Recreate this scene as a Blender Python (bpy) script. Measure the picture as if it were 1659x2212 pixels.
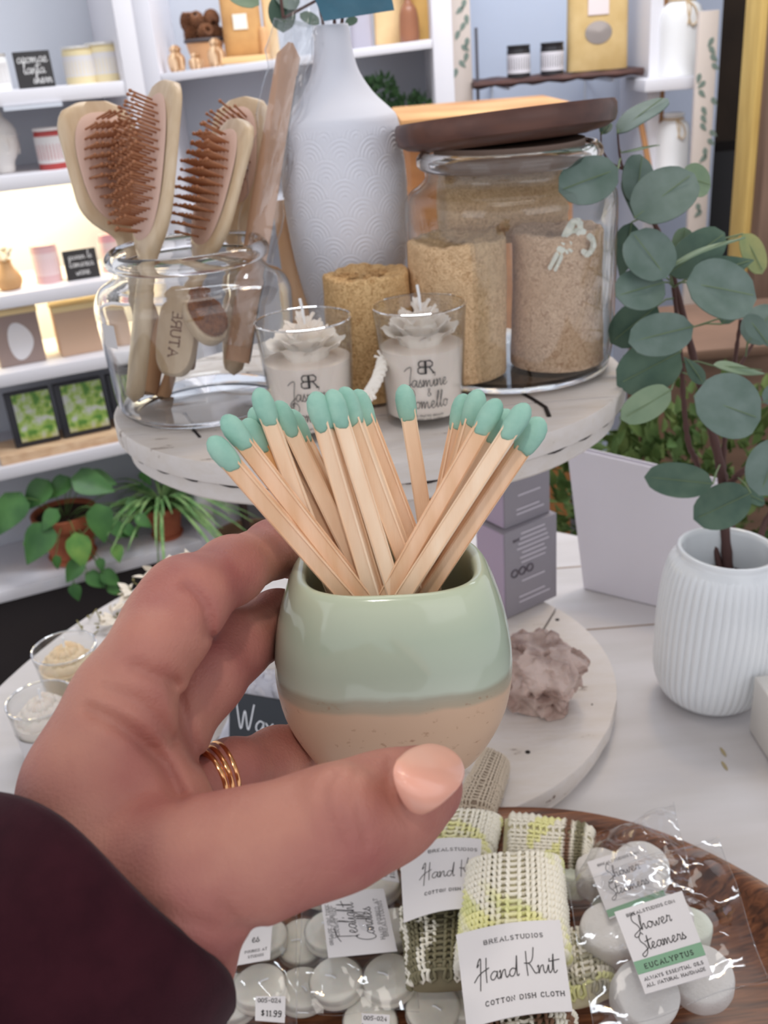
import bpy, bmesh, math, random
import numpy as np
from mathutils import Vector, Matrix
random.seed(7); rng = np.random.default_rng(7)
for o in list(bpy.data.objects): bpy.data.objects.remove(o)
S = bpy.context.scene
COL = S.collection
PI = math.pi

# ---------------------------------------------------------------- camera
FPX = 2150.0; PITCH = math.radians(25); ROLL = math.radians(4.6); CAMZ = 1.36
fw = np.array([0, math.cos(PITCH), -math.sin(PITCH)]); r0 = np.array([1.0, 0, 0]); u0 = np.cross(r0, fw)
rt = r0*math.cos(ROLL) - u0*math.sin(ROLL); up = u0*math.cos(ROLL) + r0*math.sin(ROLL)
CP = np.array([0, 0, CAMZ])
cam = bpy.data.cameras.new('camera'); camo = bpy.data.objects.new('camera', cam); COL.objects.link(camo)
cam.sensor_width = 36; cam.lens = FPX/2212*36; cam.clip_start = .02
mw = Matrix.Identity(4)
for i in range(3):
    mw[i][0] = rt[i]; mw[i][1] = up[i]; mw[i][2] = -fw[i]; mw[i][3] = CP[i]
camo.matrix_world = mw
cam.dof.use_dof = True; cam.dof.focus_distance = .335; cam.dof.aperture_fstop = cam.lens/1.4
S.camera = camo

# ---------------------------------------------------------------- world, lights, exposure
S.view_settings.view_transform = 'Standard'; S.view_settings.look = 'None'
S.view_settings.exposure = 0.16; S.view_settings.gamma = 1
W = bpy.data.worlds.new('world'); S.world = W; W.use_nodes = True
bg = W.node_tree.nodes['Background']; bg.inputs[0].default_value = (.90, .91, .97, 1); bg.inputs[1].default_value = .80

def area(name, loc, target, sx, sy, power, col):
    L = bpy.data.lights.new(name, 'AREA'); L.shape = 'RECTANGLE'; L.size = sx; L.size_y = sy; L.energy = power; L.color = col
    o = bpy.data.objects.new(name, L); COL.objects.link(o); o.location = loc
    o.rotation_euler = (Vector(target)-Vector(loc)).to_track_quat('-Z', 'Y').to_euler(); return o
area('shop_window_light', (1.3, -1.5, 2.35), (0, .7, .9), 2.0, 1.4, 7.5, (.94, .96, 1.0))
area('shop_window_light_left', (-1.8, -.9, 2.2), (0, .8, .9), 1.2, 1.3, 4, (.92, .95, 1.0))
area('back_shelves_fill', (.55, 1.75, 2.75), (.5, 2.9, 1.1), 2.0, .5, 40, (.88, .93, 1.0))  # added fill that brightens the back shelves and wall, no known fixture
area('ceiling_light_tier', (.1, .55, 2.7), (0, .8, 1.1), .8, .5, 3, (1, .93, .86))
area('warm_pendant_light', (.45, 1.35, 2.3), (.2, 1.0, .8), .14, .14, 2.6, (1, .72, .42))
def spot(name, loc, target, power, size, col, radius=.04):
    L = bpy.data.lights.new(name, 'SPOT'); L.energy = power; L.spot_size = math.radians(size); L.spot_blend = .9; L.color = col; L.shadow_soft_size = radius
    o = bpy.data.objects.new(name, L); COL.objects.link(o); o.location = loc; o.rotation_euler = (Vector(target)-Vector(loc)).to_track_quat('-Z', 'Y').to_euler(); return o
spot('matches_fill_spot', (-.05, -.55, 2.45), (.01, .27, 1.245), 20, 12, (1, .93, .86))  # made-up narrow fill aimed at the matches to lift their brightness

# ---------------------------------------------------------------- pixel helpers (used to find where things stand)
def ray(x, y): return fw + rt*(x-829.5)/FPX + up*(1106-y)/FPX
def hz(x, y, z): d = ray(x, y); return CP + d*(z-CAMZ)/d[2]
def vy(x, y, Y): d = ray(x, y); return CP + d*Y/d[1]
def dp(x, y, d): return CP + ray(x, y)*d
def plane(x, y, O, n): d = ray(x, y); return CP + d*(((O-CP)@n)/(d@n))
def proj(p):
    v = np.asarray(p)-CP; w = v@fw
    return 829.5+FPX*(v@rt)/w, 1106-FPX*(v@up)/w, w
def unit(v): v = np.asarray(v, float); return v/np.linalg.norm(v)

# ---------------------------------------------------------------- materials
def lin(c): return tuple((x/255/12.92 if x/255 <= .04045 else ((x/255+.055)/1.055)**2.4) for x in c)
_m = {}
def mat(name, c, rough=.6, c2=None, nscale=20, detail=4, ramp=(.35, .65), stretch=None, bump=0, bscale=200, bdist=.001,
        metallic=0, spec=.5, sss=0, coat=0, emit=0, gain=1.25, trans=0, ior=1.45, alpha=1, vcol=None, sheen=0, bkind='noise'):
    """c, c2: colour as it looks in the photograph (sRGB 0-255); gain turns it into albedo"""
    if name in _m: return _m[name]
    m = bpy.data.materials.new(name); m.use_nodes = True; nt = m.node_tree; N = nt.nodes; Lk = nt.links
    b = N['Principled BSDF']
    A = tuple(min(.92, x*gain) for x in lin(c))+(1,)
    b.inputs['Base Color'].default_value = A
    b.inputs['Roughness'].default_value = rough; b.inputs['Metallic'].default_value = metallic
    b.inputs['Specular IOR Level'].default_value = spec; b.inputs['IOR'].default_value = ior
    b.inputs['Alpha'].default_value = alpha
    if trans: b.inputs['Transmission Weight'].default_value = trans
    if coat: b.inputs['Coat Weight'].default_value = coat; b.inputs['Coat Roughness'].default_value = .06
    if sheen: b.inputs['Sheen Weight'].default_value = sheen
    if sss:
        b.inputs['Subsurface Weight'].default_value = sss; b.inputs['Subsurface Radius'].default_value = (1, .35, .2); b.inputs['Subsurface Scale'].default_value = .006
    if emit:
        b.inputs['Emission Color'].default_value = lin(c)+(1,); b.inputs['Emission Strength'].default_value = emit
    tc = N.new('ShaderNodeTexCoord'); mp = N.new('ShaderNodeMapping'); Lk.new(tc.outputs['Object'], mp.inputs[0])
    if stretch: mp.inputs['Scale'].default_value = stretch
    if vcol:
        va = N.new('ShaderNodeVertexColor'); va.layer_name = vcol; Lk.new(va.outputs[0], b.inputs['Base Color'])
    elif c2:
        ns = N.new('ShaderNodeTexNoise'); ns.inputs['Scale'].default_value = nscale; ns.inputs['Detail'].default_value = detail
        cr = N.new('ShaderNodeValToRGB'); cr.color_ramp.elements[0].position = ramp[0]; cr.color_ramp.elements[1].position = ramp[1]
        cr.color_ramp.elements[0].color = A; cr.color_ramp.elements[1].color = tuple(min(.92, x*gain) for x in lin(c2))+(1,)
        Lk.new(mp.outputs[0], ns.inputs[0]); Lk.new(ns.outputs[0], cr.inputs[0]); Lk.new(cr.outputs[0], b.inputs['Base Color'])
    if bump:
        if bkind == 'voronoi':
            nb = N.new('ShaderNodeTexVoronoi'); nb.inputs['Scale'].default_value = bscale
        else:
            nb = N.new('ShaderNodeTexNoise'); nb.inputs['Scale'].default_value = bscale; nb.inputs['Detail'].default_value = 3
        bp = N.new('ShaderNodeBump'); bp.inputs['Strength'].default_value = bump; bp.inputs['Distance'].default_value = bdist
        Lk.new(mp.outputs[0], nb.inputs[0]); Lk.new(nb.outputs[0], bp.inputs['Height']); Lk.new(bp.outputs[0], b.inputs['Normal'])
    _m[name] = m; return m
def glass(name, tint=(.97, .98, .98), rough=0.0, ior=1.45):
    m = bpy.data.materials.new(name); m.use_nodes = True; b = m.node_tree.nodes['Principled BSDF']
    b.inputs['Base Color'].default_value = tint+(1,); b.inputs['Roughness'].default_value = rough
    b.inputs['Transmission Weight'].default_value = 1; b.inputs['IOR'].default_value = ior; return m
def film(name, tint=(.96, .97, .97), refl=1.5, rough=.08, bump=0, bscale=60):
    """thin clear sheet: see-through with a fresnel sheen"""
    m = bpy.data.materials.new(name); m.use_nodes = True; nt = m.node_tree; N = nt.nodes; N.clear()
    out = N.new('ShaderNodeOutputMaterial'); mx = N.new('ShaderNodeMixShader'); t = N.new('ShaderNodeBsdfTransparent'); g = N.new('ShaderNodeBsdfGlossy')
    lw = N.new('ShaderNodeLayerWeight'); lw.inputs[0].default_value = .5; pw = N.new('ShaderNodeMath'); pw.operation = 'POWER'; pw.inputs[1].default_value = 4; fr = N.new('ShaderNodeMath'); fr.operation = 'MULTIPLY_ADD'; fr.inputs[1].default_value = .9; fr.inputs[2].default_value = (refl-1)*.22; nt.links.new(lw.outputs['Facing'], pw.inputs[0]); nt.links.new(pw.outputs[0], fr.inputs[0]); t.inputs[0].default_value = tint+(1,); g.inputs['Roughness'].default_value = rough
    nt.links.new(fr.outputs[0], mx.inputs[0]); nt.links.new(t.outputs[0], mx.inputs[1]); nt.links.new(g.outputs[0], mx.inputs[2]); nt.links.new(mx.outputs[0], out.inputs[0])
    if bump:
        tc = N.new('ShaderNodeTexCoord'); nb = N.new('ShaderNodeTexNoise'); nb.inputs['Scale'].default_value = bscale; bp = N.new('ShaderNodeBump')
        bp.inputs['Strength'].default_value = bump; bp.inputs['Distance'].default_value = .002
        nt.links.new(tc.outputs['Object'], nb.inputs[0]); nt.links.new(nb.outputs[0], bp.inputs['Height']); nt.links.new(bp.outputs[0], g.inputs['Normal']); nt.links.new(bp.outputs[0], lw.inputs['Normal'])
    return m

# ---------------------------------------------------------------- mesh builders: every shape is (vertices Nx3, faces)
def merge(*parts):
    V = []; Fc = []; n = 0
    for v, f in parts:
        v = np.asarray(v, float).reshape(-1, 3); V.append(v); Fc += [tuple(i+n for i in q) for q in f]; n += len(v)
    return np.vstack(V), Fc
def xf(vf, M=None, loc=(0, 0, 0)):
    v, f = vf; v = np.asarray(v, float)
    if M is not None: v = v @ np.asarray(M, float).T
    return v+np.asarray(loc, float), f
def frame(z, x=(1, 0, 0)):
    """3x3 whose columns are x', y', z' with z' = z"""
    z = unit(z); x = np.asarray(x, float); x = x-z*(x@z)
    if np.linalg.norm(x) < 1e-6: x = np.array([0, 1.0, 0]); x = x-z*(x@z)
    x = unit(x); return np.column_stack([x, np.cross(z, x), z])
def rotz(a): c, s = math.cos(a), math.sin(a); return np.array([[c, -s, 0], [s, c, 0], [0, 0, 1.0]])
def grid_faces(n, m, closed_u=True, closed_v=False, off=0):
    f = []
    for i in range(n if closed_v else n-1):
        for j in range(m if closed_u else m-1):
            a = i*m+j; b = i*m+(j+1) % m; c = ((i+1) % n)*m+(j+1) % m; d = ((i+1) % n)*m+j
            f.append((a+off, b+off, c+off, d+off))
    return f
def loft(rings, cap0=True, cap1=True, closed=True):
    rings = [np.asarray(r, float) for r in rings]; m = len(rings[0]); V = np.vstack(rings); f = grid_faces(len(rings), m, closed)
    if cap0: f.append(tuple(range(m))[::-1])
    if cap1: f.append(tuple((len(rings)-1)*m+k for k in range(m)))
    return V, f
def sup(t, n): c, s = np.cos(t), np.sin(t); return np.sign(c)*np.abs(c)**(2/n), np.sign(s)*np.abs(s)**(2/n)
def lathe(prof, seg=40, ry=1.0, n=2, cap0=False, cap1=False, radial=None):
    """prof: (radius, z) list"""
    t = np.linspace(0, 2*PI, seg, endpoint=False); cx, cy = sup(t, n)
    if radial is not None:
        k = radial(t); cx = cx*k; cy = cy*k
    return loft([np.column_stack([r*cx, r*cy*ry, np.full(seg, z)]) for r, z in prof], cap0, cap1)
def smooth_prof(P, k=6):
    """Catmull-Rom through the profile points"""
    P = np.asarray(P, float); Q = np.vstack([2*P[0]-P[1], P, 2*P[-1]-P[-2]]); out = []
    for i in range(1, len(Q)-2):
        a, b, c, d = Q[i-1], Q[i], Q[i+1], Q[i+2]
        for s in np.linspace(0, 1, k, endpoint=False):
            out.append(.5*((2*b)+(-a+c)*s+(2*a-5*b+4*c-d)*s*s+(-a+3*b-3*c+d)*s**3))
    out.append(P[-1]); return np.array(out)
def tube(pts, r, seg=8, cap=True, flat=1.0, ref=(0, 0, 1)):
    P = np.asarray(pts, float); R = np.full(len(P), r) if np.isscalar(r) else np.asarray(r, float)
    T = np.gradient(P, axis=0); rings = []; a = np.asarray(ref, float)
    t = np.linspace(0, 2*PI, seg, endpoint=False)
    for i in range(len(P)):
        z = unit(T[i]); x = a-z*(a@z)
        if np.linalg.norm(x) < 1e-3: x = np.cross(z, (1, .3, .2))
        x = unit(x); y = np.cross(z, x); a = x
        rings.append(P[i]+R[i]*(np.outer(np.cos(t), x)*flat+np.outer(np.sin(t), y)))
    return loft(rings, cap, cap)
def bar(a, b, r, r2=None, seg=8): return tube([a, (np.asarray(a)+np.asarray(b))/2, b], [r, (r+(r if r2 is None else r2))/2, r if r2 is None else r2], seg)
def box(sx, sy, sz, bev=0, c=(0, 0, 0), segs=2):
    bm = bmesh.new(); bmesh.ops.create_cube(bm, size=1)
    for v in bm.verts: v.co = Vector((v.co.x*sx, v.co.y*sy, v.co.z*sz))
    if bev: bmesh.ops.bevel(bm, geom=bm.edges[:], offset=bev, segments=segs, profile=.5, affect='EDGES')
    V = np.array([v.co[:] for v in bm.verts])+np.asarray(c); bm.verts.ensure_lookup_table()
    f = [tuple(v.index for v in q.verts) for q in bm.faces]; bm.free(); return V, f
def prism(P2, h, z0=0):
    """outline (x, y) extruded in z"""
    P2 = np.asarray(P2, float); n = len(P2)
    return loft([np.column_stack([P2, np.full(n, z0)]), np.column_stack([P2, np.full(n, z0+h)])])
def ball(r, seg=16, rings=10, sc=(1, 1, 1)):
    a = np.linspace(-PI/2, PI/2, rings); V, f = lathe([(max(1e-5, r*math.cos(t)), r*math.sin(t)) for t in a], seg); return V*np.asarray(sc), f
def torus(R, r, seg=40, rs=10, flat=1):
    t = np.linspace(0, 2*PI, seg, endpoint=False); s = np.linspace(0, 2*PI, rs, endpoint=False)
    V = np.array([((R+r*math.cos(b))*math.cos(a), (R+r*math.cos(b))*math.sin(a), r*flat*math.sin(b)) for a in t for b in s])
    return V, grid_faces(seg, rs, True, True)
def surfnet(f, lo, hi, h):
    """iso-surface of f at 0 (naive surface nets)"""
    ax = [np.arange(lo[i], hi[i]+h, h, dtype=np.float32) for i in range(3)]; X, Y, Z = np.meshgrid(*ax, indexing='ij')
    D = f(X, Y, Z).astype(np.float32); s = D < 0; nx, ny, nz = D.shape
    cnt = np.zeros((nx-1, ny-1, nz-1), np.int32); acc = np.zeros((nx-1, ny-1, nz-1, 3), np.float32)
    for axis in range(3):
        o = [a for a in range(3) if a != axis]
        sl0 = [slice(None)]*3; sl1 = [slice(None)]*3; sl0[axis] = slice(0, -1); sl1[axis] = slice(1, None)
        d0, d1 = D[tuple(sl0)], D[tuple(sl1)]; cr = (d0 < 0) != (d1 < 0); t = np.where(cr, d0/np.where(cr, d0-d1, 1), 0)
        for da in (0, 1):
            for db in (0, 1):
                sl = [slice(None)]*3; sl[o[0]] = slice(da, D.shape[o[0]]-1+da); sl[o[1]] = slice(db, D.shape[o[1]]-1+db)
                c = cr[tuple(sl)]; tt = t[tuple(sl)]; cnt += c
                acc[..., axis] += np.where(c, tt, 0); acc[..., o[0]] += c*da; acc[..., o[1]] += c*db
    act = cnt > 0; idx = -np.ones(cnt.shape, np.int64); idx[act] = np.arange(act.sum())
    ijk = np.argwhere(act); V = (ijk+acc[act]/cnt[act][:, None])*h+np.array([a[0] for a in ax])
    F = []
    for axis in range(3):
        o = [a for a in range(3) if a != axis]
        sl0 = [slice(None)]*3; sl1 = [slice(None)]*3; sl0[axis] = slice(0, -1); sl1[axis] = slice(1, None)
        s0, s1 = s[tuple(sl0)], s[tuple(sl1)]; e = np.argwhere(s0 != s1)
        e = e[(e[:, o[0]] > 0) & (e[:, o[1]] > 0) & (e[:, o[0]] < D.shape[o[0]]-1) & (e[:, o[1]] < D.shape[o[1]]-1)]
        fl = s0[tuple(e.T)]
        def g(a, b): q = e.copy(); q[:, o[0]] -= a; q[:, o[1]] -= b; return idx[tuple(q.T)]
        Q = np.column_stack([g(1, 1), g(0, 1), g(0, 0), g(1, 0)])
        if axis == 1: fl = ~fl
        Q[~fl] = Q[~fl][:, ::-1]; F.append(Q)
    return V, [tuple(q) for q in np.vstack(F).tolist()]

# ---------------------------------------------------------------- objects
LOC = {}
def tag(o, label=None, cat=None, group=None, kind=None):
    if label: o['label'] = label
    if cat: o['category'] = cat
    if group: o['group'] = group
    if kind: o['kind'] = kind
    return o
def thing(name, loc, label, cat, group=None):
    o = bpy.data.objects.new(name, None); COL.objects.link(o); o.empty_display_size = .02; o.location = loc
    LOC[o.name] = np.asarray(loc, float); return tag(o, label, cat, group)
def obj(name, vf, m, parent=None, at=None, angle=40, sub=0, flat=False, cols=None):
    """links world-space geometry as one mesh object; its origin goes to its thing's base (or to `at`)"""
    V, f = vf; V = np.asarray(V, float)
    if parent is not None: org = LOC[parent.name]
    elif at is not None: org = np.asarray(at, float)
    else: org = np.array([(V[:, 0].min()+V[:, 0].max())/2, (V[:, 1].min()+V[:, 1].max())/2, V[:, 2].min()])
    me = bpy.data.meshes.new(name); me.from_pydata((V-org).tolist(), [], f); me.update()
    if not flat:
        me.shade_smooth()
        if angle < 179: me.set_sharp_from_angle(angle=math.radians(angle))
    o = bpy.data.objects.new(name, me); COL.objects.link(o)
    if m: me.materials.append(m)
    if cols is not None:
        a = me.color_attributes.new('Col', 'FLOAT_COLOR', 'POINT'); a.data.foreach_set('color', np.column_stack([cols, np.ones(len(V))]).astype(np.float32).ravel())
    if parent is not None: o.parent = parent
    else: o.location = org
    LOC[o.name] = org
    if sub:
        s = o.modifiers.new('s', 'SUBSURF'); s.levels = sub; s.render_levels = sub
    return o
def struct(name, vf, m, **k): return tag(obj(name, vf, m, **k), kind='structure')
def fix_glass(o):
    """consistent faces already: turn them all outward if the enclosed volume is negative"""
    bm = bmesh.new(); bm.from_mesh(o.data)
    if bm.calc_volume(signed=True) < 0: bmesh.ops.reverse_faces(bm, faces=bm.faces[:])
    bm.to_mesh(o.data); bm.free(); return o
def fix_normals(o):
    bm = bmesh.new(); bm.from_mesh(o.data); bmesh.ops.recalc_face_normals(bm, faces=bm.faces[:]); bm.to_mesh(o.data); bm.free(); return o

# ---------------------------------------------------------------- lettering: pen strokes laid on a surface
CAPS = {'A': [[(0, 0), (.38, 1), (.76, 0)], [(.14, .35), (.62, .35)]], 'B': [[(0, 0), (0, 1), (.45, 1), (.6, .85), (.58, .62), (.42, .52), (0, .52)], [(.42, .52), (.66, .42), (.68, .12), (.5, 0), (0, 0)]],
 'C': [[(.68, .8), (.5, 1), (.25, 1), (.05, .75), (.02, .3), (.2, .02), (.5, 0), (.7, .18)]], 'D': [[(0, 0), (0, 1), (.4, 1), (.68, .75), (.68, .25), (.4, 0), (0, 0)]],
 'E': [[(.6, 1), (0, 1), (0, 0), (.62, 0)], [(0, .52), (.48, .52)]], 'F': [[(.6, 1), (0, 1), (0, 0)], [(0, .52), (.45, .52)]], 'G': [[(.68, .8), (.45, 1), (.2, .98), (.02, .65), (.05, .2), (.3, 0), (.68, .1), (.68, .45), (.45, .45)]],
 'H': [[(0, 0), (0, 1)], [(.7, 0), (.7, 1)], [(0, .52), (.7, .52)]], 'I': [[(.15, 0), (.15, 1)]], 'K': [[(0, 0), (0, 1)], [(.66, 1), (.05, .45)], [(.22, .6), (.72, 0)]], 'L': [[(0, 1), (0, 0), (.58, 0), (.58, .2)]],
 'M': [[(0, 0), (.05, 1), (.42, .2), (.8, 1), (.85, 0)]], 'N': [[(0, 0), (0, 1), (.68, 0), (.68, 1)]], 'O': [[(.36, 0), (.08, .2), (.02, .6), (.2, .95), (.5, 1), (.7, .7), (.7, .3), (.5, .02), (.36, 0)]],
 'P': [[(0, 0), (0, 1), (.45, 1), (.64, .82), (.6, .55), (.4, .45), (0, .45)]], 'R': [[(0, 0), (0, 1), (.45, 1), (.64, .82), (.6, .58), (.4, .5), (0, .5)], [(.35, .5), (.72, 0)]],
 'S': [[(.58, .82), (.4, 1), (.15, .97), (.03, .75), (.15, .55), (.45, .45), (.6, .25), (.48, .03), (.2, 0), (.02, .18)]], 'T': [[(.35, 0), (.35, 1)], [(0, .85), (0, 1), (.7, 1), (.7, .85)]], 'U': [[(0, 1), (0, .25), (.15, .02), (.5, 0), (.66, .25), (.66, 1)]],
 'V': [[(0, 1), (.37, 0), (.74, 1)]], 'W': [[(0, 1), (.25, 0), (.5, .8), (.75, 0), (1, 1)]], 'X': [[(0, 0), (.7, 1)], [(0, 1), (.7, 0)]], 'Y': [[(0, 1), (.37, .5), (.74, 1)], [(.37, .5), (.37, 0)]], '.': [[(.1, 0), (.1, .08)]], '-': [[(.05, .45), (.5, .45)]], '/': [[(0, 0), (.5, 1)]],
 '0': [[(.3, 0), (.05, .2), (.05, .8), (.3, 1), (.55, .8), (.55, .2), (.3, 0)]], '1': [[(.1, .8), (.3, 1), (.3, 0)]], '2': [[(.03, .8), (.2, 1), (.5, .95), (.55, .7), (.03, 0), (.58, 0)]], '4': [[(.45, 0), (.45, 1), (0, .3), (.62, .3)]],
 '5': [[(.55, 1), (.1, 1), (.06, .55), (.4, .6), (.58, .35), (.45, .03), (.03, .05)]], '9': [[(.5, .5), (.2, .45), (.05, .7), (.2, 1), (.5, .95), (.55, .6), (.4, 0), (.12, 0)]], '$': [[(.55, .8), (.3, .92), (.06, .75), (.3, .5), (.55, .28), (.3, .08), (.03, .2)], [(.3, 1.1), (.3, -.1)]], '+': [[(.3, .2), (.3, .8)], [(.05, .5), (.6, .5)]]}
LOW = {'a': (1.0, [[(.8, .85), (.45, .98), (.1, .6), (.1, .15), (.4, .05), (.72, .55), (.82, .95), (.76, .3), (.9, .02), (1.05, .25)]]), 'n': (1.0, [[(0, .75), (.14, .95), (.1, 0), (.35, .75), (.62, .95), (.64, .3), (.78, 0), (1.0, .3)]]),
 'd': (1.05, [[(.75, .8), (.42, .95), (.1, .6), (.12, .12), (.42, .05), (.74, .7), (1.0, 2.4), (.84, .3), (.95, .0), (1.08, .2)]]), 'i': (.5, [[(0, .3), (.2, .95), (.18, .25), (.3, 0), (.5, .3)], [(.30, 1.45), (.36, 1.75)]]), 't': (.6, [[(.05, .3), (.32, 2.3), (.2, .3), (.35, 0), (.6, .3)], [(-.25, 1.35), (.95, 1.6)]]),
 'h': (1.0, [[(0, .2), (.4, 1.9), (.32, 2.3), (.12, 1.4), (.1, 0), (.35, .7), (.6, .85), (.62, .2), (.78, 0), (1, .3)]]), 'o': (.85, [[(.5, .95), (.15, .8), (.08, .3), (.35, 0), (.65, .25), (.68, .75), (.45, .95), (.7, .75), (.9, .8)]]),
 'w': (1.2, [[(0, .8), (.12, .2), (.3, .02), (.55, .7), (.62, .1), (.85, .1), (1.02, .95), (1.2, .8)]]), 'e': (.8, [[(0, .25), (.45, .6), (.5, .9), (.28, .98), (.08, .5), (.22, .02), (.55, .08), (.8, .35)]]), 'r': (.75, [[(0, .1), (.25, 1.05), (.3, .85), (.6, .85), (.5, .2), (.6, 0), (.78, .25)]]),
 'm': (1.5, [[(0, .75), (.14, .95), (.1, 0), (.32, .7), (.5, .9), (.54, 0), (.78, .7), (1.0, .9), (1.04, .3), (1.2, 0), (1.45, .3)]]), 's': (.7, [[(0, .1), (.35, 1.05), (.3, .75), (.55, .35), (.4, 0), (.05, .1), (.4, .0), (.72, .25)]]), 'l': (.55, [[(0, .3), (.42, 1.9), (.34, 2.3), (.16, 1.2), (.16, .2), (.3, 0), (.55, .3)]]),
 'x': (.8, [[(0, .9), (.3, .5), (.7, 0)], [(.7, .95), (.3, .4), (0, 0)]]),
 'g': (.9, [[(.75, .85), (.4, .95), (.1, .6), (.15, .1), (.45, .1), (.7, .8), (.6, -.8), (.35, -1.3), (.1, -1.0), (.4, -.3), (.95, .25)]]), 'c': (.75, [[(.6, .85), (.35, .98), (.08, .5), (.2, .03), (.5, .05), (.78, .35)]])}
BIG = {'H': (1.35, [[(.35, 2.2), (.1, 1.9), (.35, 2.65), (.55, 2.75), (.42, 1.2), (.2, -.9)], [(1.15, 2.8), (1.0, 1.2), (.95, -.15)], [(-.35, .2), (.3, 1.0), (1.35, 1.55)]]), 'K': (1.3, [[(.25, 2.8), (.2, 1.2), (.2, -.2)], [(1.1, 3.2), (.9, 1.9), (.55, 1.35), (-.05, 1.35), (.5, 1.2), (1.0, .1), (1.3, .15)]]),
 'S': (1.1, [[(1.0, 2.5), (.75, 2.9), (.3, 2.3), (.3, 1.6), (.75, .9), (.9, .2), (.6, -.6), (.1, -.9), (-.1, -.5), (.5, -.1), (1.2, .3)]]), 'T': (.9, [[(.55, 2.7), (.45, 1.2), (.35, 0)], [(-.4, 2.3), (.6, 2.75), (1.9, 3.0)]]),
 'C': (1.0, [[(1.0, 2.2), (.8, 2.7), (.3, 2.3), (-.05, 1.2), (.1, .2), (.5, -.1), (1.05, .35)]]), 'J': (.9, [[(-.1, 2.2), (.5, 2.7), (1.0, 2.7), (.75, 1.2), (.5, -.6), (.1, -1.0), (-.15, -.6), (.3, 0), (.95, .5)]]), 'P': (1.1, [[(.3, 2.6), (.2, 1), (.1, -.8)], [(-.2, 1.8), (.2, 2.6), (.9, 2.6), (1.15, 2.0), (.9, 1.4), (.2, 1.0)]]),
 '&': (1.0, [[(1.0, .1), (.3, 1.5), (.45, 1.9), (.7, 1.6), (.2, .8), (.15, .2), (.5, 0), (.95, .8)]]), 'W': (1.9, [[(0, 2.4), (.45, 0), (.85, 1.7), (1.2, 0), (1.75, 2.4)]])}
def crom(P, k=6):
    P = np.asarray(P, float)
    return P if len(P) < 3 else smooth_prof(P, k)
def word(txt, size, script=True, serif=True, space=1.25):
    """list of polylines, baseline at y=0 from x=0; size = x-height (script) or cap height"""
    out = []; x = 0
    for ch in txt:
        if ch == ' ': x += .7 if script else .75; continue
        if script and (ch in LOW or ch in BIG):
            adv, st = (LOW.get(ch) or BIG.get(ch))
            for s in st: out.append(crom([(px+x, py) for px, py in s]))
            x += adv
        else:
            st = CAPS[ch]; wd = max(p[0] for s in st for p in s)
            for s in st:
                out.append(np.array([(px+x, py) for px, py in s], float))
                if serif and not script:
                    for q in (s[0], s[-1]):
                        if q[1] in (0, 1) and ch not in 'OCGSDBE.-0': out.append(np.array([(q[0]+x-.13, q[1]), (q[0]+x+.13, q[1])]))
            x += wd+.22*space+.12
    return [p*size for p in out], x*size
def ribbon(polys, w):
    """thin flat pen strokes: 2-D verts + faces"""
    V = []; Fc = []
    for P in polys:
        P = np.asarray(P, float)
        if len(P) < 2: continue
        T = np.gradient(P, axis=0); L = np.linalg.norm(T, axis=1, keepdims=True); T = T/np.maximum(L, 1e-9); Nn = np.column_stack([-T[:, 1], T[:, 0]])
        b = len(V)
        for p, n in zip(P, Nn): V += [p+n*w/2, p-n*w/2]
        for i in range(len(P)-1): Fc.append((b+2*i, b+2*i+1, b+2*i+3, b+2*i+2))
    return np.array(V), Fc
def write(lines, fn):
    """lines: (text, size, cx, baseline, script, pen, spacing); fn maps (u, v) to 3-D"""
    VV = []
    for txt, size, cx, base, script, pen, sp in lines:
        P, wd = word(txt, size, script, True, sp); P = [p+np.array([cx-wd/2, base]) for p in P]
        V2, f = ribbon(P, pen); VV.append((np.array([fn(a, b) for a, b in V2]), f))
    return merge(*VV)
# ================================================================ the room
wallw = mat('wall_paint', (192, 200, 216), .85, gain=1.25)
floor_m = mat('concrete_floor', (74, 70, 68), .6, c2=(60, 57, 56), nscale=3, gain=1.3)
struct('floor', box(7, 6.4, .1, c=(0, 1.6, -.05)), floor_m)
wx1 = float(vy(1538, 200, 3.3)[0]); struct('wall_back', box(wx1+2.1, .1, 2.9, c=((wx1-2.1)/2, 3.3, 1.45)), wallw)
# doorway on the right, into a dark back room
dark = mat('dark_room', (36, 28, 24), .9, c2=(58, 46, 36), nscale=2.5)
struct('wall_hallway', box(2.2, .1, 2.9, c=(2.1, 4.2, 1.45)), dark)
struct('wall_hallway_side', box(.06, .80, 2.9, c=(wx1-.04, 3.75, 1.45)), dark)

struct('ceiling', box(7, 7.4, .1, c=(0, 1.1, 3.0)), mat('ceiling_paint', (200, 200, 202), .9))
# ================================================================ shelving along the walls
white_p = mat('white_paint', (212, 210, 214), .55, gain=1.2)
cream_p = mat('cream_panel', (205, 192, 182), .8, gain=1.2)
A_ = math.radians(23); U_ = np.array([math.cos(A_), math.sin(A_), 0]); NB = np.array([math.sin(A_), -math.cos(A_), 0])   # left unit: along, and out of the wall
O_ = vy(130, 900, 2.1); BK = -NB
def lp(px, py, back=0.0): return plane(px, py, O_+BK*back, NB)
def lu(px, py, back=0.0): return float((lp(px, py, back)-O_)@U_)
def lbox(u0, u1, b0, b1, z0, z1, bev=.002):
    v, f = box(u1-u0, b1-b0, z1-z0, bev, ((u0+u1)/2, (b0+b1)/2, (z0+z1)/2))
    return np.outer(v[:, 0], U_)+np.outer(v[:, 1], BK)+np.column_stack([0*v[:, 0], 0*v[:, 0], v[:, 2]])+np.array([O_[0], O_[1], 0]), f
uR = lu(252, 60); uL = -1.0; DEP = .26
unit_l = thing('shelving_unit', [O_[0], O_[1], 0], 'white painted shelving unit on the left with glowing lit bays, plants on its lowest shelf', 'shelves')
ZS = []
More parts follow.
